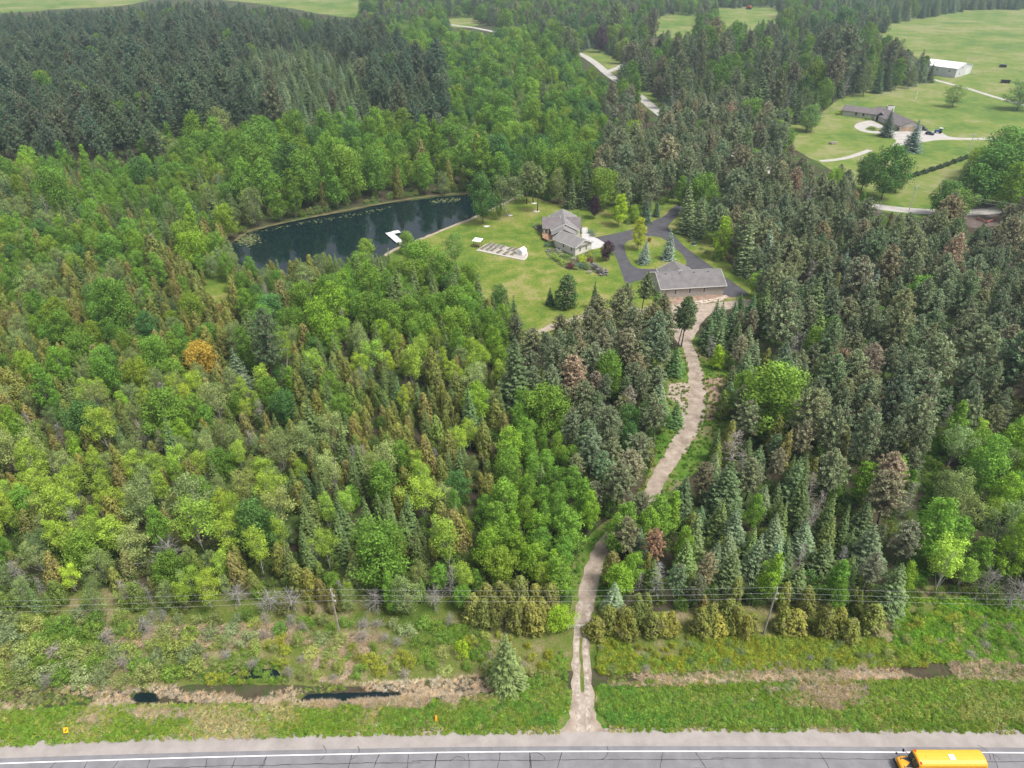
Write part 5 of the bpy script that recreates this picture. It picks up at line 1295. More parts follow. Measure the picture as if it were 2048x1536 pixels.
for bx, by, h, w, lab in ((350, 1130, 5.5, 8.0, 'large fallen tangle of pale bare branches in the mixed wood'), (545, 1218, 4.5, 6.0, 'grey tangle of bare branches under the wires near the left of the brushy pole'), (590, 1222, 4.0, 5.5, 'second grey tangle of bare branches under the wires'), (480, 1212, 4.0, 5.0, 'low grey bare thicket at the wood edge'), (745, 1222, 4.5, 5.0, 'grey bare thicket at the wood edge beyond the brushy pole'), (872, 1222, 5.0, 4.4, 'grey upright bare bush at the wood edge near the cedar clump'), (300, 1268, 3.0, 4.5, 'pale bare bush above the dense thicket'), (2010, 1215, 6.0, 7.0, 'pale crooked bare tree beside the dry reed patch'), (1960, 1195, 7.0, 5.0, 'leaning bare grey tree among the ride-side willows')):
    hero('brush', bx, by, h, w, (0.185, 0.175, 0.16), lab.replace('near the left of the brushy pole', 'near the brushy pole'), cat='dead shrub')
hero('dead', 1458, 935, 9.5, 7.0, (0.33, 0.29, 0.27), 'pale grey leafless tree at the edge of the track clearing', j=3)
hero('aspen', 912, 545, 14, 9.5, (0.10, 0.17, 0.035), 'green tree at the lawn edge in front of the kitchen garden', j=3, name='broadleaf_tree', cat='broadleaf tree')
hero('maple', 736, 530, 9.5, 7.5, (0.15, 0.225, 0.035), 'yellow-green tree at the near shore of the pond', j=3)
hero('maple', 812, 508, 8.5, 6.4, (0.12, 0.19, 0.035), 'green tree beside the dock', j=4)
hero('maple', 840, 560, 14, 10.5, (0.12, 0.215, 0.03), 'large bright green tree in front of the dock', j=0)
# neighbour's trees
hero('poplar', 1612, 263, 15, 15, (0.115, 0.19, 0.05), 'spreading light green tree alone on the neighbour lawn', j=2, name='broadleaf_tree', cat='broadleaf tree')
hero('maple', 1500, 262, 18, 13, (0.105, 0.185, 0.03), 'bright round tree at the wood edge of the neighbour lawn', j=2)
hero('maple', 1546, 292, 14, 11, (0.12, 0.19, 0.04), 'light green tree above the neighbour path at the wood edge', j=4)
hero('maple', 1572, 296, 10, 8.5, (0.10, 0.18, 0.03), 'small round green tree beside the neighbour path', j=0)
hero('spruce', 1771, 273, 15, 9, (0.06, 0.085, 0.055), 'slender dark spruce standing before the ranch house porch', j=3)
hero('spruce', 1821, 302, 15.5, 11, (0.11, 0.155, 0.125), 'broad blue spruce on the ranch house driveway edge', j=0)
hero('maple', 1762, 398, 23, 17, (0.07, 0.145, 0.032), 'tall dark broadleaf tree at the hedge end nearest the pines', j=1)
hero('maple', 1722, 380, 17, 11, (0.085, 0.15, 0.035), 'broadleaf tree partly hiding the slim pole near the hedge', j=3)
hero('maple', 1790, 384, 12, 9, (0.12, 0.14, 0.05), 'brownish green small tree behind the tall tree at the hedge end', j=4)
for bx, by, h, w, j in ((1965, 408, 25, 22, 0), (2010, 385, 26, 24, 2), (2050, 420, 26, 24, 3), (1990, 360, 24, 22, 4), (2040, 350, 24, 22, 0), (2090, 380, 25, 24, 1)):
    hero('maple', bx, by, h, w, jt((0.085, 0.165, 0.030), 0.08), 'huge spreading maple in the clump beside the bare farm yard', 'maple clump by the farm yard', j=j)
hero('maple', 1878, 432, 15, 12, (0.075, 0.15, 0.033), 'round dark green tree on the mown strip beside the slim pole', j=2)
hero('maple', 1908, 440, 13, 12, (0.12, 0.19, 0.042), 'light green round tree next to the dark one on the mown strip', j=0)
hero('willow', 1906, 214, 14, 15, (0.14, 0.20, 0.05), 'round apple-like tree beside the barn drive', j=0, name='broadleaf_tree', cat='broadleaf tree')
hero('willow', 2034, 220, 18, 22, (0.11, 0.175, 0.05), 'wide dark apple-like tree on the barn drive', j=1, name='broadleaf_tree', cat='broadleaf tree')
hero('maple', 1240, 128, 20, 14, (0.15, 0.19, 0.04), 'yellowish tree on the roadside grass of the gravel road', j=3)
hero('maple', 1200, 105, 22, 14, (0.06, 0.035, 0.045), 'dark copper-leaved tree across the gravel road', j=1)
hero('maple', 1143, 82, 26, 18, (0.06, 0.115, 0.04), 'dark round-headed tree behind the gravel road bend', j=2)
# garden shrubs round the bungalow
GS = [((990, 1180), 1.9, 2.6, (0.30, 0.36, 0.02), 'golden clipped ball shrub in the bed below the bungalow gable'), ((1150, 1215), 1.7, 2.2, (0.11, 0.035, 0.02), 'dark red shrub beside the golden ball shrub'), ((775, 1310), 1.7, 2.3, (0.085, 0.020, 0.028), 'wine-red shrub at the foot of the bed on the lawn'),
      ((1145, 1085), 1.3, 1.6, (0.26, 0.32, 0.04), 'small golden shrub under the gable windows'), ((1165, 1010), 1.2, 1.7, (0.20, 0.25, 0.05), 'yellow-green shrub at the apron corner'),
      ((840, 1150), 1.0, 1.6, (0.26, 0.28, 0.20), 'pale hosta-like shrub in the gable bed'), ((560, 1020), 1.1, 1.7, (0.24, 0.26, 0.17), 'pale shrub under the wing windows'), ((620, 1080), 1.0, 1.7, (0.22, 0.27, 0.12), 'light green mound in the wing bed'),
      ((480, 1110), 1.5, 2.6, (0.18, 0.25, 0.05), 'yellow-green mound at the lawn edge of the wing bed'), ((540, 1170), 1.2, 2.6, (0.17, 0.25, 0.04), 'second yellow-green mound at the lawn edge of the wing bed'), ((640, 1230), 1.2, 2.6, (0.19, 0.25, 0.05), 'third yellow-green mound at the lawn edge of the wing bed'),
      ((700, 1110), 1.1, 2.2, (0.10, 0.17, 0.04), 'mid green shrub in the middle of the wing bed'), ((930, 1280), 1.2, 2.6, (0.09, 0.14, 0.09), 'blue-green low juniper below the golden ball shrub'), ((1020, 1290), 1.1, 2.4, (0.08, 0.13, 0.07), 'dark blue-green juniper at the rockery edge'),
      ((1110, 1250), 1.0, 1.8, (0.20, 0.24, 0.12), 'pale green mound beside the dark red shrub'), ((870, 1330), 0.9, 1.8, (0.14, 0.21, 0.04), 'green mound beside the wine-red shrub'), ((1140, 1400), 0.8, 1.5, (0.30, 0.30, 0.24), 'whitish mound at the lawn foot of the rockery'),
      ((1100, 1330), 1.1, 2.0, (0.09, 0.14, 0.04), 'green shrub above the whitish mound'), ((380, 870), 1.6, 2.6, (0.07, 0.13, 0.04), 'dark green shrub under the deck rail'), ((450, 890), 1.4, 2.4, (0.09, 0.16, 0.05), 'green shrub beside the deck stairs'), ((330, 900), 1.2, 2.0, (0.10, 0.15, 0.10), 'greyish shrub below the deck corner'),
      ((940, 580), 1.7, 1.8, (0.07, 0.12, 0.06), 'dark green shrub at the bungalow entrance'), ((955, 640), 1.4, 1.6, (0.08, 0.13, 0.06), 'grey-green shrub beside the concrete walk'), ((1160, 640), 1.2, 2.2, (0.12, 0.17, 0.13), 'blue-grey spreading shrub beyond the concrete walk'), ((1200, 690), 1.1, 2.0, (0.13, 0.17, 0.14), 'blue-grey mound where the walk meets the driveway'),
      ((120, 520), 1.5, 2.2, (0.20, 0.24, 0.11), 'pale green shrub in the planting by the deck corner'), ((190, 570), 1.3, 2.0, (0.08, 0.10, 0.06), 'dark shrub in the planting by the deck corner'), ((1250, 1330), 1.0, 2.0, (0.06, 0.06, 0.05), 'dusky low shrub among the rockery boulders'), ((1340, 1400), 1.0, 2.0, (0.07, 0.06, 0.06), 'dusky shrub at the lower end of the rockery')]
for (a, b), h, w, t, lab in GS: hero('shrub', *z1([(a, b)])[0], h * 1.25, w * 1.35, t, lab)
for (a, b), h, w, t, lab in [((1375, 405), 1.0, 1.8, SAGE, 'sage green mound in the bed beyond the driveway'), ((1410, 430), 1.2, 2.2, (0.10, 0.15, 0.06), 'green shrub in the bed beyond the driveway'), ((1470, 465), 1.2, 2.4, (0.08, 0.13, 0.05), 'dark shrub at the lower end of the bed beyond the driveway'), ((1290, 355), 1.0, 1.6, (0.10, 0.08, 0.05), 'brownish shrub beside the green utility box'), ((1400, 300), 1.6, 3.0, (0.10, 0.17, 0.04), 'light green bush under the tall driveway spruces'), ((1620, 570), 2.2, 4.0, (0.06, 0.11, 0.03), 'dark green bush at the wood edge beside the driveway')]:
    hero('shrub', *z5([(a, b)])[0], h, w, t, lab)
# low planting at the ranch house
for (a, b), h, w, t, lab in [((120, 312), 2.6, 6, (0.20, 0.28, 0.03), 'lime shrub at the end wall of the ranch house'), ((490, 380), 1.6, 5, (0.12, 0.19, 0.04), 'green shrub beside the ranch house porch'), ((545, 500), 1.6, 5, (0.13, 0.17, 0.05), 'low planting in the ranch house turning circle'), ((845, 525), 2.2, 4, (0.05, 0.09, 0.03), 'dark clipped shrub beside the ranch house garage door')]:
    hero('shrub', *z4([(a, b)])[0], h, w, t, lab)
# cedar row along the power line and by the gate
k = 0
for a in [1192, 1207, 1222, 1238, 1254, 1270, 1302, 1322, 1340, 1400, 1416, 1432, 1450, 1468, 1486, 1502, 1562, 1584, 1646, 1672, 1690, 1736]:
    by = 1266 + RNG.normal() * 6 - (4 if a > 1600 else 0); h = RNG.uniform(4.4, 7.8) if a < 1550 else RNG.uniform(4, 6.8)
    hero('cedar', a, by, h, RNG.uniform(3.0, 5.2), jt((0.150, 0.160, 0.034), 0.16), 'olive-bronze cedar in the dense row behind the power poles', 'cedar row under the wires')
for a, b in [(948, 1240), (968, 1250), (990, 1247), (1010, 1230), (1030, 1258), (1050, 1245), (1068, 1262), (1085, 1250), (1000, 1215), (1040, 1210), (1075, 1215), (975, 1215), (1100, 1225)]:
    hero('cedar', a, b, RNG.uniform(5.8, 7.8), RNG.uniform(3.8, 4.8), jt((0.14, 0.15, 0.036), 0.12), 'bronze-green cedar in the clump beside the thin bar gate', 'cedar clump by the gate')

# ---- zones of the wood, drawn on the photograph (pixel of the crown), first match wins
Z = []
def zone(key, poly, mix, size=1.0, tint=1.0): Z.append((key, poly, mix, size, tint))
zone('ride', [(1835, 860), (2100, 840), (2100, 1240), (1820, 1240)], {'poplar': 3, 'willow': 2.2, 'aspen': 1.4, 'maple': 1, 'dead': 0.25}, 1.0, 1.15)
zone('edgeR', [(1190, 1190), (1830, 1150), (1830, 1290), (1190, 1290)], {'cedar': 4, 'poplar': 0.6, 'spruce': 0.6}, 0.8)
zone('conR', [(1210, 1100), (1240, 1010), (1330, 960), (1420, 860), (1500, 790), (1600, 880), (1690, 960), (1740, 1060), (1800, 1190), (1200, 1210)], {'spruce': 3.6, 'cedar': 2.0, 'pine': 1.6, 'fir': 0.8, 'poplar': 0.8, 'dead': 0.35}, 0.95)
zone('trackR', [(1390, 660), (1520, 620), (1560, 760), (1500, 800), (1420, 870), (1440, 720)], {'spruce': 3, 'cedar': 1.4, 'pine': 1.4, 'dead': 0.3, 'poplar': 0.5}, 0.95)
zone('pineR', [(1470, 440), (2200, 420), (2200, 870), (1840, 880), (1830, 1180), (1740, 1080), (1690, 960), (1560, 820), (1540, 640), (1500, 560)], {'pine': 7, 'spruce': 0.7, 'maple': 0.35, 'cedar': 0.3, 'dead': 0.3, 'poplar': 0.3}, 1.15)
zone('pineM', [(1020, 670), (1100, 640), (1330, 610), (1370, 700), (1320, 830), (1300, 950), (1240, 1040), (1170, 1000), (1140, 870), (1080, 790), (1020, 740)], {'pine': 7, 'spruce': 0.6, 'maple': 0.5, 'cedar': 0.4}, 0.95)
zone('lushM', [(1080, 780), (1150, 850), (1180, 990), (1225, 1080), (1160, 1190), (960, 1190), (930, 1050), (1000, 960), (1020, 830)], {'poplar': 6, 'maple': 2.0, 'aspen': 0.8, 'spruce': 0.4, 'cedar': 0.7, 'dead': 0.25}, 0.9)
zone('edgeL', [(-200, 1130), (1140, 1130), (1140, 1290), (-200, 1290)], {'cedar': 2.6, 'aspen': 1.3, 'willow': 1.4, 'dead': 0.9, 'poplar': 0.8, 'fir': 0.5}, 0.72)
zone('firM', [(560, 700), (900, 660), (1010, 720), (1030, 830), (1000, 960), (930, 1060), (930, 1140), (620, 1140), (560, 1000)], {'cedar': 4.2, 'fir': 2.6, 'aspen': 1.7, 'maple': 0.8, 'dead': 0.3, 'poplar': 0.9, 'willow': 0.7}, 0.95)
zone('mixL', [(-400, 790), (560, 760), (600, 1000), (640, 1140), (-400, 1140)], {'aspen': 3.2, 'cedar': 3.2, 'willow': 1.8, 'maple': 1.4, 'poplar': 1.2, 'dead': 0.35, 'fir': 0.6}, 0.95)
zone('lushMid', [(480, 560), (660, 520), (880, 520), (1030, 590), (1030, 700), (900, 680), (560, 740), (470, 650)], {'maple': 3.4, 'poplar': 2.4, 'cedar': 1.4, 'fir': 1.6, 'willow': 0.8, 'dead': 0.25}, 0.95)
zone('cedarL', [(-400, 520), (440, 490), (560, 500), (840, 490), (880, 530), (660, 540), (480, 580), (480, 700), (420, 790), (-400, 800)], {'cedar': 5, 'maple': 1.8, 'willow': 1.2, 'poplar': 1.0, 'fir': 0.4}, 0.95)
zone('bankL', [(-500, 350), (150, 320), (300, 330), (480, 330), (470, 520), (-500, 560)], {'maple': 2.6, 'poplar': 2.0, 'cedar': 1.8, 'fir': 2.0, 'willow': 1.0, 'dead': 0.2}, 1.1)
zone('bankPond', [(300, 290), (660, 270), (800, 280), (960, 300), (960, 420), (440, 480)], {'poplar': 4, 'maple': 3.5, 'cedar': 1.5, 'willow': 1.3}, 1.75, 0.92)
zone('sprL', [(470, 130), (600, 90), (740, 140), (760, 280), (600, 280), (500, 220)], {'spruce': 6, 'fir': 2, 'pine': 1}, 1.35, 0.95)
zone('pineTL', [(-600, 20), (100, 15), (400, -10), (560, 5), (720, 60), (880, 170), (900, 260), (760, 280), (460, 330), (-600, 360)], {'pine': 8, 'maple': 0.6, 'spruce': 0.9, 'poplar': 0.4}, 1.8, 0.72)
zone('lushTop', [(700, 60), (900, 50), (1080, 90), (1190, 150), (1210, 260), (1180, 400), (940, 400), (880, 300), (880, 170)], {'maple': 5, 'poplar': 2.0, 'spruce': 1.0, 'cedar': 0.6, 'willow': 0.8}, 1.55, 0.95)
zone('pineC', [(1150, 240), (1300, 210), (1500, 215), (1600, 270), (1720, 360), (1720, 470), (1480, 500), (1360, 430), (1190, 420), (1150, 380)], {'pine': 6.5, 'spruce': 0.8, 'maple': 0.7, 'poplar': 0.4, 'dead': 0.2}, 1.2)
zone('woodTR', [(1240, 90), (1420, 70), (1720, 50), (1900, 130), (1880, 200), (1640, 240), (1300, 240), (1240, 160)], {'spruce': 4.5, 'pine': 1.8, 'poplar': 1.6, 'maple': 0.9, 'willow': 1.3, 'dead': 0.3}, 2.0, 0.74)
zone('backTR', [(1560, -20), (2200, -40), (2200, 50), (1700, 70)], {'spruce': 6, 'fir': 2, 'maple': 0.8}, 1.7, 0.85)
zone('far', [(-3000, -400), (5000, -400), (5000, 2500), (-3000, 2500)], {'maple': 3, 'poplar': 1.6, 'spruce': 2.6, 'pine': 1.6, 'fir': 0.6}, 1.6, 0.85)

# ---- where no crown may stand (as seen in the photograph)
CLEAR = [
 [(842, 482), (900, 456), (1010, 398), (1040, 392), (1078, 400), (1110, 415), (1160, 425), (1235, 452), (1300, 440), (1345, 418), (1366, 440), (1345, 470), (1420, 525), (1500, 582), (1505, 612), (1440, 600), (1300, 606), (1210, 610), (1190, 630), (1100, 660), (1065, 645), (1035, 590), (960, 545), (940, 500), (890, 485)],
 [(466, 484), (500, 462), (620, 434), (730, 412), (830, 397), (905, 391), (935, 394), (1006, 404), (938, 436), (880, 458), (840, 478), (780, 494), (720, 503), (640, 500), (600, 512), (530, 518), (490, 508)],
 [(1362, 690), (1330, 740), (1340, 800), (1368, 840), (1335, 880), (1308, 950), (1296, 990), (1306, 992), (1330, 975), (1405, 910), (1440, 860), (1415, 830), (1442, 800), (1452, 760), (1410, 725), (1395, 700), (1390, 670), (1415, 640), (1420, 606), (1380, 606), (1335, 612), (1345, 640)],
 [(1140, 1290), (1150, 1200), (1165, 1115), (1205, 1085), (1215, 1110), (1200, 1180), (1184, 1290)],
 [(1568, 262), (1640, 236), (1700, 200), (1885, 166), (2060, 140), (2200, 200), (2060, 260), (1960, 275), (1925, 320), (1900, 400), (1850, 428), (1765, 400), (1735, 378), (1700, 330), (1655, 322), (1600, 295)],
 [(1745, 55), (1830, 42), (1950, 20), (2060, 20), (2500, 40), (2500, 150), (2060, 150), (1885, 166), (1880, 112), (1800, 75)],
 [(-600, -80), (720, -80), (722, 24), (690, 34), (580, 17), (500, 6), (420, -2), (330, -2), (240, 12), (100, 19), (-600, 32)],
 [(1435, 18), (1545, 16), (1560, 30), (1500, 42), (1440, 40)], [(1290, 45), (1350, 30), (1400, 35), (1380, 52), (1300, 62)],
 [(895, 42), (935, 34), (950, 48), (1000, 62), (995, 68), (900, 54)], [(1068, 78), (1085, 80), (1085, 90), (1070, 88)],
 [(1148, 98), (1192, 100), (1240, 132), (1240, 142), (1226, 160), (1210, 155), (1180, 130)], [(1268, 186), (1288, 184), (1322, 216), (1312, 226), (1280, 206)],
 [(422, 558), (446, 556), (452, 588), (432, 598), (418, 590)],
 [(1852, 890), (1866, 880), (1874, 960), (1856, 1050), (1848, 1100), (1842, 1090), (1856, 960)], [(1850, 1130), (1860, 1120), (1850, 1200), (1826, 1205)],
 [(1918, 420), (1960, 400), (2010, 398), (2016, 436), (1950, 448)],
]
LIM = [(-600, 1240), (0, 1240), (200, 1226), (450, 1222), (650, 1228), (900, 1236), (1140, 1255), (1190, 1262), (1760, 1262), (1800, 1215), (2048, 1205), (2700, 1240)]
def pnoise(seed, sc):
    rg = np.random.default_rng(seed); ks = [(rg.normal() / sc, rg.normal() / sc, rg.uniform(0, 6.28)) for _ in range(5)]
    return lambda x, y: sum(np.sin(a * x + b * y + c) for a, b, c in ks) / 2.2
KN = {k: pnoise(100 + i, 9.0 if k not in ('maple', 'pine') else 14.0) for i, k in enumerate(TINT)}
cand = []
Yc = 80.0
while Yc < 1500:
    st = 1.9 + max(0, Yc - 110) * 0.0105
    st = min(st, 9.5)
    hwid = (Yc * CP + CAM_H * SP) * 0.725 + 26
    n = int(2 * hwid / st)
    xs = (np.arange(n) + RNG.uniform(-0.5, 0.5, n)) * st - hwid; ys = Yc + RNG.uniform(-0.5, 0.5, n) * st
    cand.append(np.stack([xs, ys], 1)); Yc += st
cand = np.concatenate(cand)
px_, py_, dp_ = proj(cand[:, 0], cand[:, 1], 0.0)
lim = np.interp(px_, [a for a, b in LIM], [b for a, b in LIM])
keep = py_ < lim
for nm in ('pond_water', 'lawn', 'highway'): pass
keep &= ~inpoly(cand[:, 0], cand[:, 1], [(q.x, q.y) for q in POND])
cand = cand[keep]
dT = dline(cand[:, 0], cand[:, 1], ROADXY); cand = cand[dT > 2.4]
dF = dline(cand[:, 0], cand[:, 1], [(q.x, q.y) for q in farl[::3]]); cand = cand[dF > 5.5]
px_, py_, dp_ = proj(cand[:, 0], cand[:, 1], 6.0)
zi = np.full(len(cand), len(Z) - 1)
done = np.zeros(len(cand), bool)
for i, (key, poly, mix, size, tn) in enumerate(Z):
    w = inpoly(px_, py_, poly) & ~done
    zi[w] = i; done |= w
order = RNG.permutation(len(cand))
kinds = list(TINT)
KH = {'maple': 11, 'poplar': 11, 'aspen': 10.5, 'willow': 9, 'cedar': 8.2, 'fir': 10, 'spruce': 9.6, 'pine': 13, 'dead': 8.5}
pn = {k: KN[k](cand[:, 0], cand[:, 1]) for k in KH}
GUM = -np.log(-np.log(RNG.uniform(1e-9, 1, (len(cand), len(KH)))))
KL = list(KH)
LW = np.full((len(Z), len(KL)), -50.0)
for i, zz in enumerate(Z):
    for k, w in zz[2].items(): LW[i, KL.index(k)] = math.log(w)
SC = LW[zi] + np.stack([pn[k] for k in KL], 1) * 0.75 + GUM * 0.75
ksel = SC.argmax(1)
hmul = np.exp(RNG.normal(size=len(cand)) * 0.20); wmul = np.exp(RNG.normal(size=len(cand)) * 0.13)
big = RNG.uniform(size=len(cand))
picked = []
# crowns must stay out of the open ground seen in the photo
hh = np.array([KH[KL[k]] for k in ksel]) * hmul * np.array([Z[i][3] for i in zi])
bad = np.zeros(len(cand), bool)
for fz in (0.0, 0.35, 0.7, 0.97):
    for fx in (-0.5, 0, 0.5):
        wd = np.array([PR[KL[k]][0].w / PR[KL[k]][0].h for k in ksel]) * hh * 0.42 * (1 - fz * 0.7)
        a, b, d = proj(cand[:, 0] + fx * 2 * wd * 0.8, cand[:, 1], hh * fz)
        for poly in CLEAR: bad |= inpoly(a, b, poly)
for i in order:
    if bad[i]: continue
    k = KL[ksel[i]]; x, y = cand[i]; z_ = Z[zi[i]]
    j = int(RNG.integers(len(PR[k]))); pr = PR[k][j]
    if z_[0] == 'pineTL' and k == 'pine': j = (0, 2)[j % 2]; pr = PR[k][j]
    h = hh[i]; sz = h / pr.h; sxy = sz * wmul[i]
    w = pr.w * sxy
    f = {'cedar': 0.36, 'fir': 0.36, 'spruce': 0.38, 'pine': 0.36, 'dead': 0.3}.get(k, 0.37)
    if not place_ok(x, y, w / 2, f * 2 * 0.92): continue
    occupy(x, y, w / 2)
    t = TINT[k]; g = z_[4]
    u = big[i]
    if k == 'cedar': t = t if u < 0.6 else ((0.165, 0.155, 0.048) if u < 0.85 else (0.120, 0.165, 0.034))
    if k == 'pine': t = t if u < 0.72 else ((0.185, 0.182, 0.105) if u < 0.88 else ((0.255, 0.195, 0.13) if (u > 0.97 and z_[0] in ('pineR', 'pineM', 'conR', 'pineC')) else (0.125, 0.180, 0.082)))
    if k == 'pine' and z_[0] == 'pineTL': t = (0.098, 0.150, 0.080) if u < 0.85 else (0.125, 0.155, 0.085)
    if k == 'spruce': t = t if u < 0.55 else ((0.130, 0.172, 0.090) if u < 0.85 else (0.10, 0.15, 0.048))
    if k == 'maple': t = t if u < 0.6 else ((0.135, 0.205, 0.026) if u < 0.85 else (0.065, 0.135, 0.034))
    if k == 'poplar': t = t if u < 0.7 else (0.135, 0.23, 0.024)
    if k == 'aspen': t = t if u < 0.65 else ((0.22, 0.29, 0.03) if u < 0.85 else (0.165, 0.205, 0.07))
    t = tuple(c * g for c in jt(t, 0.11))
    picked.append((k, j, float(x), float(y), 0.0, float(RNG.uniform(0, 6.28)), float(sxy), float(sz), t, float(h), z_[0], u))
us = []
for i in RNG.permutation(len(cand))[:60000]:
    x, y = cand[i]
    if y > 300 or bad[i] or len(us) > 5200: continue
    if RNG.uniform() < 0.7: continue
    k = 'shrub'; s_ = RNG.uniform(0.7, 1.7); t = [(0.085, 0.145, 0.026), (0.11, 0.155, 0.03), (0.10, 0.115, 0.035), (0.07, 0.115, 0.026)][int(RNG.integers(4))]
    us.append((k, int(RNG.integers(len(PR[k]))), float(x), float(y), 0.0, float(RNG.uniform(0, 6.28)), s_, s_ * RNG.uniform(0.8, 1.5), jt(t, 0.15)))
mass('undergrowth', 'leafy undergrowth between the trunks of the woods', us)
# ---- the largest in view stand as individuals, the rest as one mass per kind
def where(x, y):
    tx = min(ROADXY, key=lambda q: abs(q[1] - y))[0]
    if y < U(0, 640).y and abs(tx - x) < 9: return 'lining the gravel track', 'along the track'
    if y < 92: return ('at the wood edge above the pools', 'wood edge by the pools') if x < tx else ('at the wood edge behind the cedar row', 'wood edge by the cedar row')
    if x < tx:
        if y < 125: return 'in the mixed wood behind the wires', 'front of the mixed wood'
        if y < 165: return 'in the middle of the mixed wood', 'middle of the mixed wood'
        if y < 240: return 'on the near pond bank', 'near bank wood'
        if y > 375: return ('in the dark plantation beyond the pond', 'plantation beyond the pond') if x < 40 else ('in the woods beside the gravel road', 'woods by the gravel road')
        return 'on the far pond bank', 'far bank wood'
    if x > 78 and y < 150: return 'beside the grassy forest ride', 'by the forest ride'
    if y < 135: return 'between the track and the ride', 'young conifer stand'
    if y < 200: return 'in the pine stand below the garage', 'pine stand below the garage'
    return 'in the wood beyond the driveway', 'pine wood beyond the driveway'
DESC = {'maple': ('deep green bushy broadleaf tree', 'yellow-green bushy broadleaf tree'), 'poplar': ('fresh green upright poplar', 'lime green upright poplar'), 'aspen': ('lime aspen with bare pale trunk', 'yellowish aspen with bare pale trunk'), 'willow': ('grey-green spreading willow', 'grey-green spreading willow'),
        'cedar': ('olive flame-shaped cedar', 'bronze-tinged flame-shaped cedar'), 'fir': ('dark spire-shaped fir', 'dark spire-shaped fir'), 'spruce': ('dark layered spruce', 'blue-green layered spruce'), 'pine': ('grey-green rounded pine', 'brownish rounded pine'), 'dead': ('bare grey dead tree', 'bare grey dead tree')}
SPLIT = {'maple': 0.6, 'poplar': 0.7, 'aspen': 0.65, 'cedar': 0.6, 'spruce': 0.55, 'pine': 0.72}
LIMN = {'maple': 230, 'poplar': 230, 'aspen': 230, 'willow': 170, 'cedar': 235, 'fir': 240, 'spruce': 230, 'pine': 250, 'dead': 150}
for k in KL:
    L = [p for p in picked if p[0] == k]
    def vis(p):
        a, b, d = proj(p[2], p[3], p[9] * 0.6)
        return (p[9] / d) if (-5 < a < 2053 and 0 < b < 1540) else -1 / (d + 1)
    L.sort(key=vis, reverse=True)
    n = min(LIMN[k], sum(1 for p in L if vis(p) > 0))
    for p in L[:n]:
        wl, wg = where(p[2], p[3]); d = DESC[k][1 if p[11] >= SPLIT.get(k, 2) else 0]
        hq = p[9] / KH[k]; d = ('low ' if hq < 0.72 else 'short ' if hq < 0.86 else '' if hq < 1.04 else 'tall ' if hq < 1.3 else 'very tall ') + d
        if p[6] / p[7] > 1.13: d = d.replace('flame-shaped', 'plump').replace('spire-shaped', 'broad-skirted').replace('rounded', 'wide-headed').replace('bushy', 'wide').replace('upright', 'stout').replace('layered', 'broad').replace('spreading', 'sprawling')
        elif p[6] / p[7] < 0.89: d = d.replace('flame-shaped', 'slender').replace('spire-shaped', 'needle-thin').replace('rounded', 'narrow').replace('bushy', 'narrow').replace('upright', 'slim').replace('layered', 'slim').replace('spreading', 'slim')
        tree(*p[:9], label=d + ' ' + wl, group=d + 's, ' + wg)
    mass({'maple': 'broadleaf_forest', 'poplar': 'poplar_forest', 'aspen': 'aspen_wood', 'willow': 'willow_scrub', 'cedar': 'cedar_wood', 'fir': 'fir_wood', 'spruce': 'spruce_forest', 'pine': 'pine_forest', 'dead': 'dead_timber'}[k],
         'mass of farther ' + {'maple': 'broadleaf trees', 'poplar': 'poplars', 'aspen': 'aspens', 'willow': 'willows', 'cedar': 'cedars', 'fir': 'firs', 'spruce': 'spruces', 'pine': 'pines', 'dead': 'bare dead trees'}[k] + ' filling the woods', L[n:])
print('TREES', len(picked), {k: sum(1 for p in picked if p[0] == k) for k in KL})

# ---- shrubs and undergrowth on the rough meadow and verge
ns = 0; shr = []
def scrub(poly, n, hs, ws, tints, kindw=(('shrub', 1.0),), f=0.8):
    global ns
    xs = [a for a, b in poly]; ys = [b for a, b in poly]; tries = 0; got = 0
    while got < n and tries < n * 12:
        tries += 1
        a, b = RNG.uniform(min(xs), max(xs)), RNG.uniform(min(ys), max(ys))
        if not inpoly(np.array([a]), np.array([b]), poly)[0]: continue
        q = U(a, b); w = RNG.uniform(*ws)
        if min(dline(np.array([q.x]), np.array([q.y]), ROADXY)) < 2.6 or not place_ok(q.x, q.y, w / 2, f): continue
        if min(dline(np.array([q.x]), np.array([q.y]), DITCH_L)) < 1.0 or min(dline(np.array([q.x]), np.array([q.y]), DITCH_R)) < 1.0: continue
        occupy(q.x, q.y, w / 2); got += 1
        k = 'shrub' if RNG.uniform() < kindw[0][1] else 'brush'
        j = int(RNG.integers(len(PR[k]))); pr = PR[k][j]; h = RNG.uniform(*hs)
        ti = int(RNG.integers(len(tints))); t = jt(tints[ti] if k == 'shrub' else TINT['brush'], 0.1)
        shr.append((k, j, q.x, q.y, 0.0, RNG.uniform(0, 6.28), w / pr.w, h / pr.h, t, ti, a, b))
S1 = (0.195, 0.225, 0.07); S2 = (0.115, 0.19, 0.03); S3 = (0.19, 0.235, 0.055); S4 = (0.165, 0.20, 0.085); S5 = (0.20, 0.225, 0.03)
scrub([(-120, 1235), (180, 1240), (330, 1255), (400, 1300), (400, 1365), (330, 1375), (-120, 1380)], 110, (1.8, 3.6), (2.6, 4.6), [S1, S2, S3, S4], (('shrub', 0.94),), 0.56)
scrub([(180, 1232), (660, 1236), (900, 1250), (900, 1290), (620, 1290), (400, 1280)], 44, (1.4, 3.2), (2.0, 4.0), [S1, S2, S3, S4], (('shrub', 0.74),), 0.7)
scrub([(400, 1280), (940, 1290), (950, 1350), (640, 1365), (400, 1370)], 60, (1.0, 2.4), (1.5, 3.3), [S1, S3, S5, S2], (('shrub', 0.9),), 0.75)
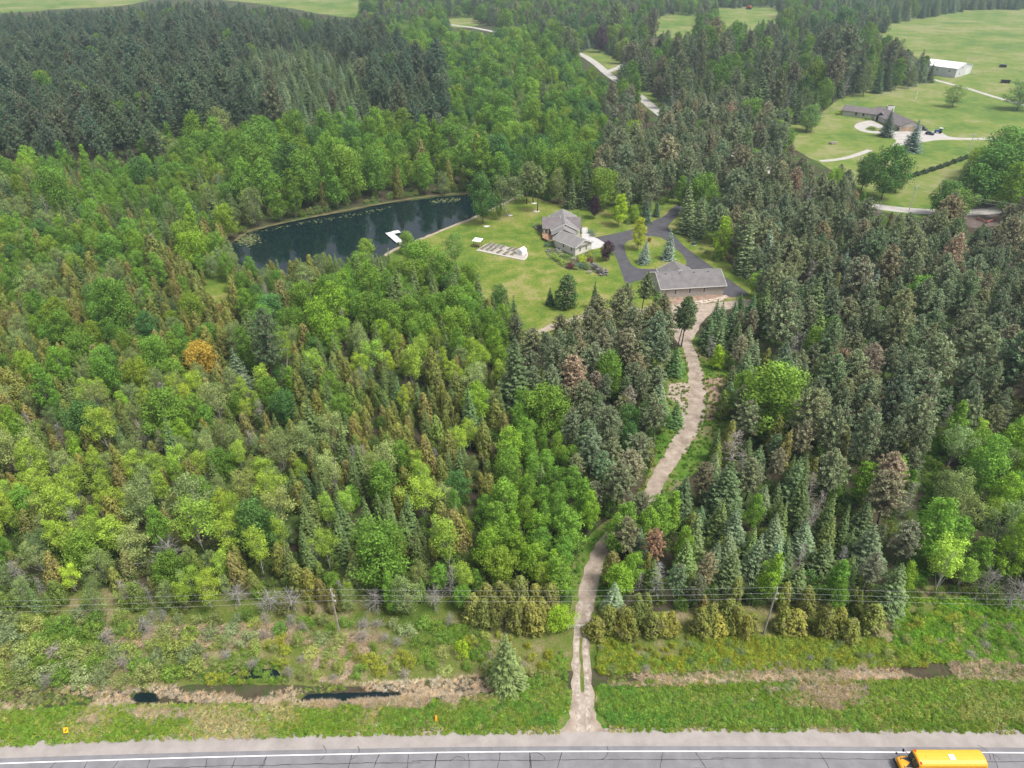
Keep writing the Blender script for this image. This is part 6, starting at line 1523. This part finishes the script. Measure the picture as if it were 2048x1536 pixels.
scrub([(930, 1270), (1130, 1270), (1120, 1350), (940, 1355)], 14, (0.8, 1.8), (1.1, 2.2), [S5, S3, (0.19, 0.21, 0.02), S4], (('shrub', 0.8),), 0.9)
scrub([(1200, 1285), (1700, 1285), (1760, 1300), (1720, 1335), (1200, 1345)], 62, (0.7, 1.6), (1.1, 2.3), [(0.20, 0.215, 0.018), (0.18, 0.20, 0.022), S5, (0.13, 0.17, 0.06)], (('shrub', 0.96),), 0.8)
scrub([(1760, 1225), (2130, 1220), (2130, 1300), (1900, 1320), (1760, 1320)], 34, (0.9, 2.4), (1.4, 2.8), [S2, S1, S5], (('shrub', 0.8),), 0.8)
scrub([(1400, 1360), (1600, 1365), (1600, 1385), (1400, 1380)], 3, (0.9, 1.4), (1.4, 1.9), [S4], f=0.9)
scrub([(1220, 1365), (1320, 1365), (1320, 1400), (1220, 1400)], 2, (0.9, 1.3), (1.2, 1.7), [S2], f=0.9)
for a, b in [(480 + 470 * t, np.interp(480 + 470 * t, [470, 500, 560, 640, 720, 800, 880, 950], [478, 458, 443, 427, 411, 397, 386, 382]) - RNG.uniform(0, 3)) for t in RNG.uniform(0, 1, 70)]:
    q = U(a, b)
    if not place_ok(q.x, q.y, 1.2, 0.7): continue
    occupy(q.x, q.y, 1.2); j = int(RNG.integers(4)); w = RNG.uniform(2.4, 4.5); h = RNG.uniform(1.6, 3.5)
    tree('shrub', j, q.x, q.y, 0.0, RNG.uniform(0, 6.28), w / 2.5, h / 2.0, jt((0.12, 0.17, 0.04), 0.15), 'leafy waterside shrub under the trees on the far pond bank', 'far bank shrubs')
SN = ['olive', 'leafy green', 'yellow-green', 'grey-green']
for s in shr:
    k, ti, a, b = s[0], s[9], s[10], s[11]
    if a > 1190: wl, wg = ('between the cedar row and the reed ditch', 'weedy strip') if a < 1750 else ('on the slope beside the forest ride', 'ride slope')
    elif b > 1290 and a > 400: wl, wg = 'on the rough meadow above the ditch pools', 'rough meadow'
    elif a < 400: wl, wg = 'in the dense thicket above the reed ditch', 'ditch thicket'
    else: wl, wg = 'at the foot of the wood edge under the wires', 'wood foot'
    d = 'bare twiggy dead shrub' if k == 'brush' else SN[ti] + ' rounded shrub'
    tree(*s[:9], label=d + ' ' + wl, group=d + 's, ' + wg)

POOLS = [[(q.x, q.y) for q in pxs(l)] for l in ([(255, 1400), (266, 1384), (290, 1379), (316, 1386), (322, 1400), (290, 1406)], [(595, 1401), (612, 1384), (680, 1381), (760, 1379), (805, 1381), (795, 1396), (700, 1401), (640, 1403)], [(450, 1358), (468, 1343), (520, 1335), (560, 1340), (566, 1356), (520, 1361)])]
# ---- grass, weeds and dry reeds: uncountable, one mass each
def fill(poly_w, n, kinds, tints, smin, smax, noise_seed=1, thr=-9, avoid=1.0):
    xs = [q[0] for q in poly_w]; ys = [q[1] for q in poly_w]
    x = RNG.uniform(max(min(xs), -105), min(max(xs), 105), n); y = RNG.uniform(min(ys), max(ys), n)
    nz = 0.62 * pnoise(noise_seed, 7.0)(x, y) + 0.45 * pnoise(noise_seed + 50, 1.6)(x * 0.6, y)
    mo = U(1167, 1452)
    ok = inpoly(x, y, poly_w) & (nz > thr) & (dline(x, y, ROADXY) > avoid) & (np.hypot(x - mo.x, (y - mo.y) * 1.3) > 3.9)
    for pw in POOLS: ok &= ~inpoly(x, y, pw)
    out = []
    x, y, nz = x[ok], y[ok], nz[ok]
    hz = hgt(x, y)
    for a, b, c, d in zip(x, y, nz, hz):
        k = kinds[int(RNG.integers(len(kinds)))]; s = RNG.uniform(smin, smax)
        t = tints[int(np.clip((c + 1.1 + RNG.normal() * 0.3) / 2.2 * len(tints), 0, len(tints) - 1))]
        out.append((k, int(RNG.integers(len(PR[k]))), float(a), float(b), float(d), float(RNG.uniform(0, 6.28)), s, s * RNG.uniform(0.7, 1.2), jt(t, 0.14)))
    return out
VG = [(0.30, 0.275, 0.125), (0.20, 0.25, 0.05), (0.155, 0.235, 0.032), (0.13, 0.22, 0.026), (0.175, 0.25, 0.036), (0.23, 0.255, 0.065), (0.31, 0.28, 0.14)]
vp = [(q.x, q.y) for q in verge_pts]
mass('verge_grass', 'lush grass on the mown verge between shoulder and ditch', fill(vp, 30000, ['grass'], VG, 0.7, 1.25, 3, -9, 2.0))
vl = [U(a, b) for a, b in [(1196, 1450), (1196, 1375), (1330, 1380), (1560, 1415), (1720, 1430), (1750, 1455)]]
weeds = fill([(q.x, q.y) for q in vl], 2600, ['weed'], [(0.10, 0.205, 0.03), (0.145, 0.22, 0.036), (0.12, 0.21, 0.03), (0.18, 0.225, 0.05)], 0.6, 1.1, 4, -9, 2.0)
vl = [U(a, b) for a, b in [(760, 1456), (760, 1425), (1000, 1400), (1130, 1300), (1140, 1450)]]
weeds += fill([(q.x, q.y) for q in vl], 2000, ['weed'], [(0.10, 0.20, 0.03), (0.14, 0.22, 0.034), (0.17, 0.22, 0.045)], 0.6, 1.0, 5, -9, 1.9)
vl = [U(a, b) for a, b in [(1700, 1430), (1750, 1365), (2130, 1365), (2130, 1450)]]
weeds += fill([(q.x, q.y) for q in vl], 2400, ['weed'], [(0.12, 0.21, 0.03), (0.16, 0.225, 0.036), (0.14, 0.22, 0.03), (0.20, 0.23, 0.06)], 0.6, 1.1, 6, -9, 1.9)
vl = [U(a, b) for a, b in [(1196, 1345), (1200, 1275), (1760, 1280), (1850, 1330)]]
weeds += fill([(q.x, q.y) for q in vl], 4200, ['weed'], [(0.11, 0.19, 0.026), (0.18, 0.225, 0.026), (0.13, 0.205, 0.03), (0.215, 0.235, 0.026), (0.16, 0.215, 0.03)], 0.5, 1.2, 7, -0.3, 1.9)
vl = [U(a, b) for a, b in [(-150, 1370), (-150, 1240), (600, 1235), (1130, 1265), (1120, 1350), (700, 1365)]]
weeds += fill([(q.x, q.y) for q in vl], 5600, ['weed'], [(0.12, 0.18, 0.035), (0.16, 0.19, 0.055), (0.11, 0.19, 0.026)], 0.5, 1.1, 8, 0.35, 1.9)
vl = [U(a, b) for a, b in [(1780, 1320), (1800, 1200), (2130, 1190), (2130, 1330)]]
weeds += fill([(q.x, q.y) for q in vl], 2600, ['weed'], [(0.15, 0.24, 0.026), (0.12, 0.23, 0.024)], 0.6, 1.3, 9, -0.5, 1.9)
weeds += fill([(q.x, q.y) for q in [U(a, b) for a, b in [(1310, 690), (1440, 690), (1470, 770), (1440, 900), (1320, 1030), (1215, 1130), (1200, 1262), (1140, 1262), (1150, 1110), (1270, 1000), (1320, 860)]]], 5200, ['weed', 'grass'], [(0.09, 0.175, 0.024), (0.115, 0.195, 0.026), (0.13, 0.17, 0.035)], 0.5, 1.0, 10, -9, 1.75)
weeds += fill([(q.x, q.y) for q in [U(a, b) for a, b in [(1845, 880), (1885, 870), (1895, 960), (1870, 1080), (1855, 1210), (1810, 1215), (1830, 1090), (1845, 960)]]], 2600, ['weed', 'grass'], [(0.075, 0.16, 0.022), (0.09, 0.18, 0.024), (0.12, 0.18, 0.03)], 0.7, 1.5, 21, -0.8, 1.9)  # ride weeds tinted darker, with the trees' shade in the colour
mass('weeds', 'leafy weeds and low growth on verge, meadow and track sides', weeds)
reeds = []
for dlx in (DITCH_L, DITCH_R):
    P_ = [(a, b - 1.7) for a, b in dlx] + [(a, b + 1.9) for a, b in reversed(dlx)]
    weeds2 = fill(P_, 2600, ['weed', 'grass'], [(0.10, 0.17, 0.03), (0.14, 0.19, 0.04), (0.20, 0.20, 0.08)], 0.5, 1.0, 17, 0.05, 2.2)
    reeds += weeds2
    reeds += fill(P_, 9000 if dlx is DITCH_R else 9500, ['reed'], [(0.34, 0.275, 0.19), (0.42, 0.345, 0.245), (0.46, 0.385, 0.28)], 0.6, 1.15, 12, -0.7 if dlx is DITCH_R else -0.4, 2.2)
for pl, n in (([(620, 1360), (640, 1300), (680, 1270), (760, 1270), (720, 1330), (680, 1370)], 700), ([(1850, 1300), (1920, 1240), (2060, 1200), (2130, 1220), (2130, 1330), (1950, 1330)], 1800), ([(1480, 1390), (1560, 1372), (1740, 1372), (1780, 1400), (1700, 1422), (1560, 1412)], 500), ([(150, 1440), (250, 1420), (420, 1420), (400, 1450), (250, 1460)], 350), ([(600, 1415), (640, 1395), (920, 1395), (910, 1418)], 900), ([(150, 1260), (600, 1245), (640, 1290), (300, 1300)], 1100)):
    reeds += fill([(q.x, q.y) for q in [U(a, b) for a, b in pl]], n * 3, ['reed'], [(0.30, 0.235, 0.16), (0.38, 0.31, 0.22), (0.33, 0.27, 0.17)], 0.6, 1.2, 13, -0.3, 2.0)
mass('dry_reeds', 'straw-coloured dry reeds lying along the ditch', reeds)

# ---- haze: thin pale air between the camera and the far woods
hb = MB(); hb.box((0, 1950, 48.0), (8200, 5200, 104.0))
hz_ = hb.build('haze', (lambda m: m)(bpy.data.materials.new('haze_air')))
hm = bpy.data.materials['haze_air']; hm.use_nodes = True
for n in list(hm.node_tree.nodes): hm.node_tree.nodes.remove(n)
ho = hm.node_tree.nodes.new('ShaderNodeOutputMaterial'); hv = hm.node_tree.nodes.new('ShaderNodeVolumePrincipled')
hv.inputs['Color'].default_value = (0.70, 0.86, 1.0, 1); hv.inputs['Density'].default_value = 0.00016; hv.inputs['Anisotropy'].default_value = 0.2
hm.node_tree.links.new(hv.outputs[0], ho.inputs['Volume'])
hz_['kind'] = 'stuff'; hz_['label'] = 'thin pale summer haze over the valley'
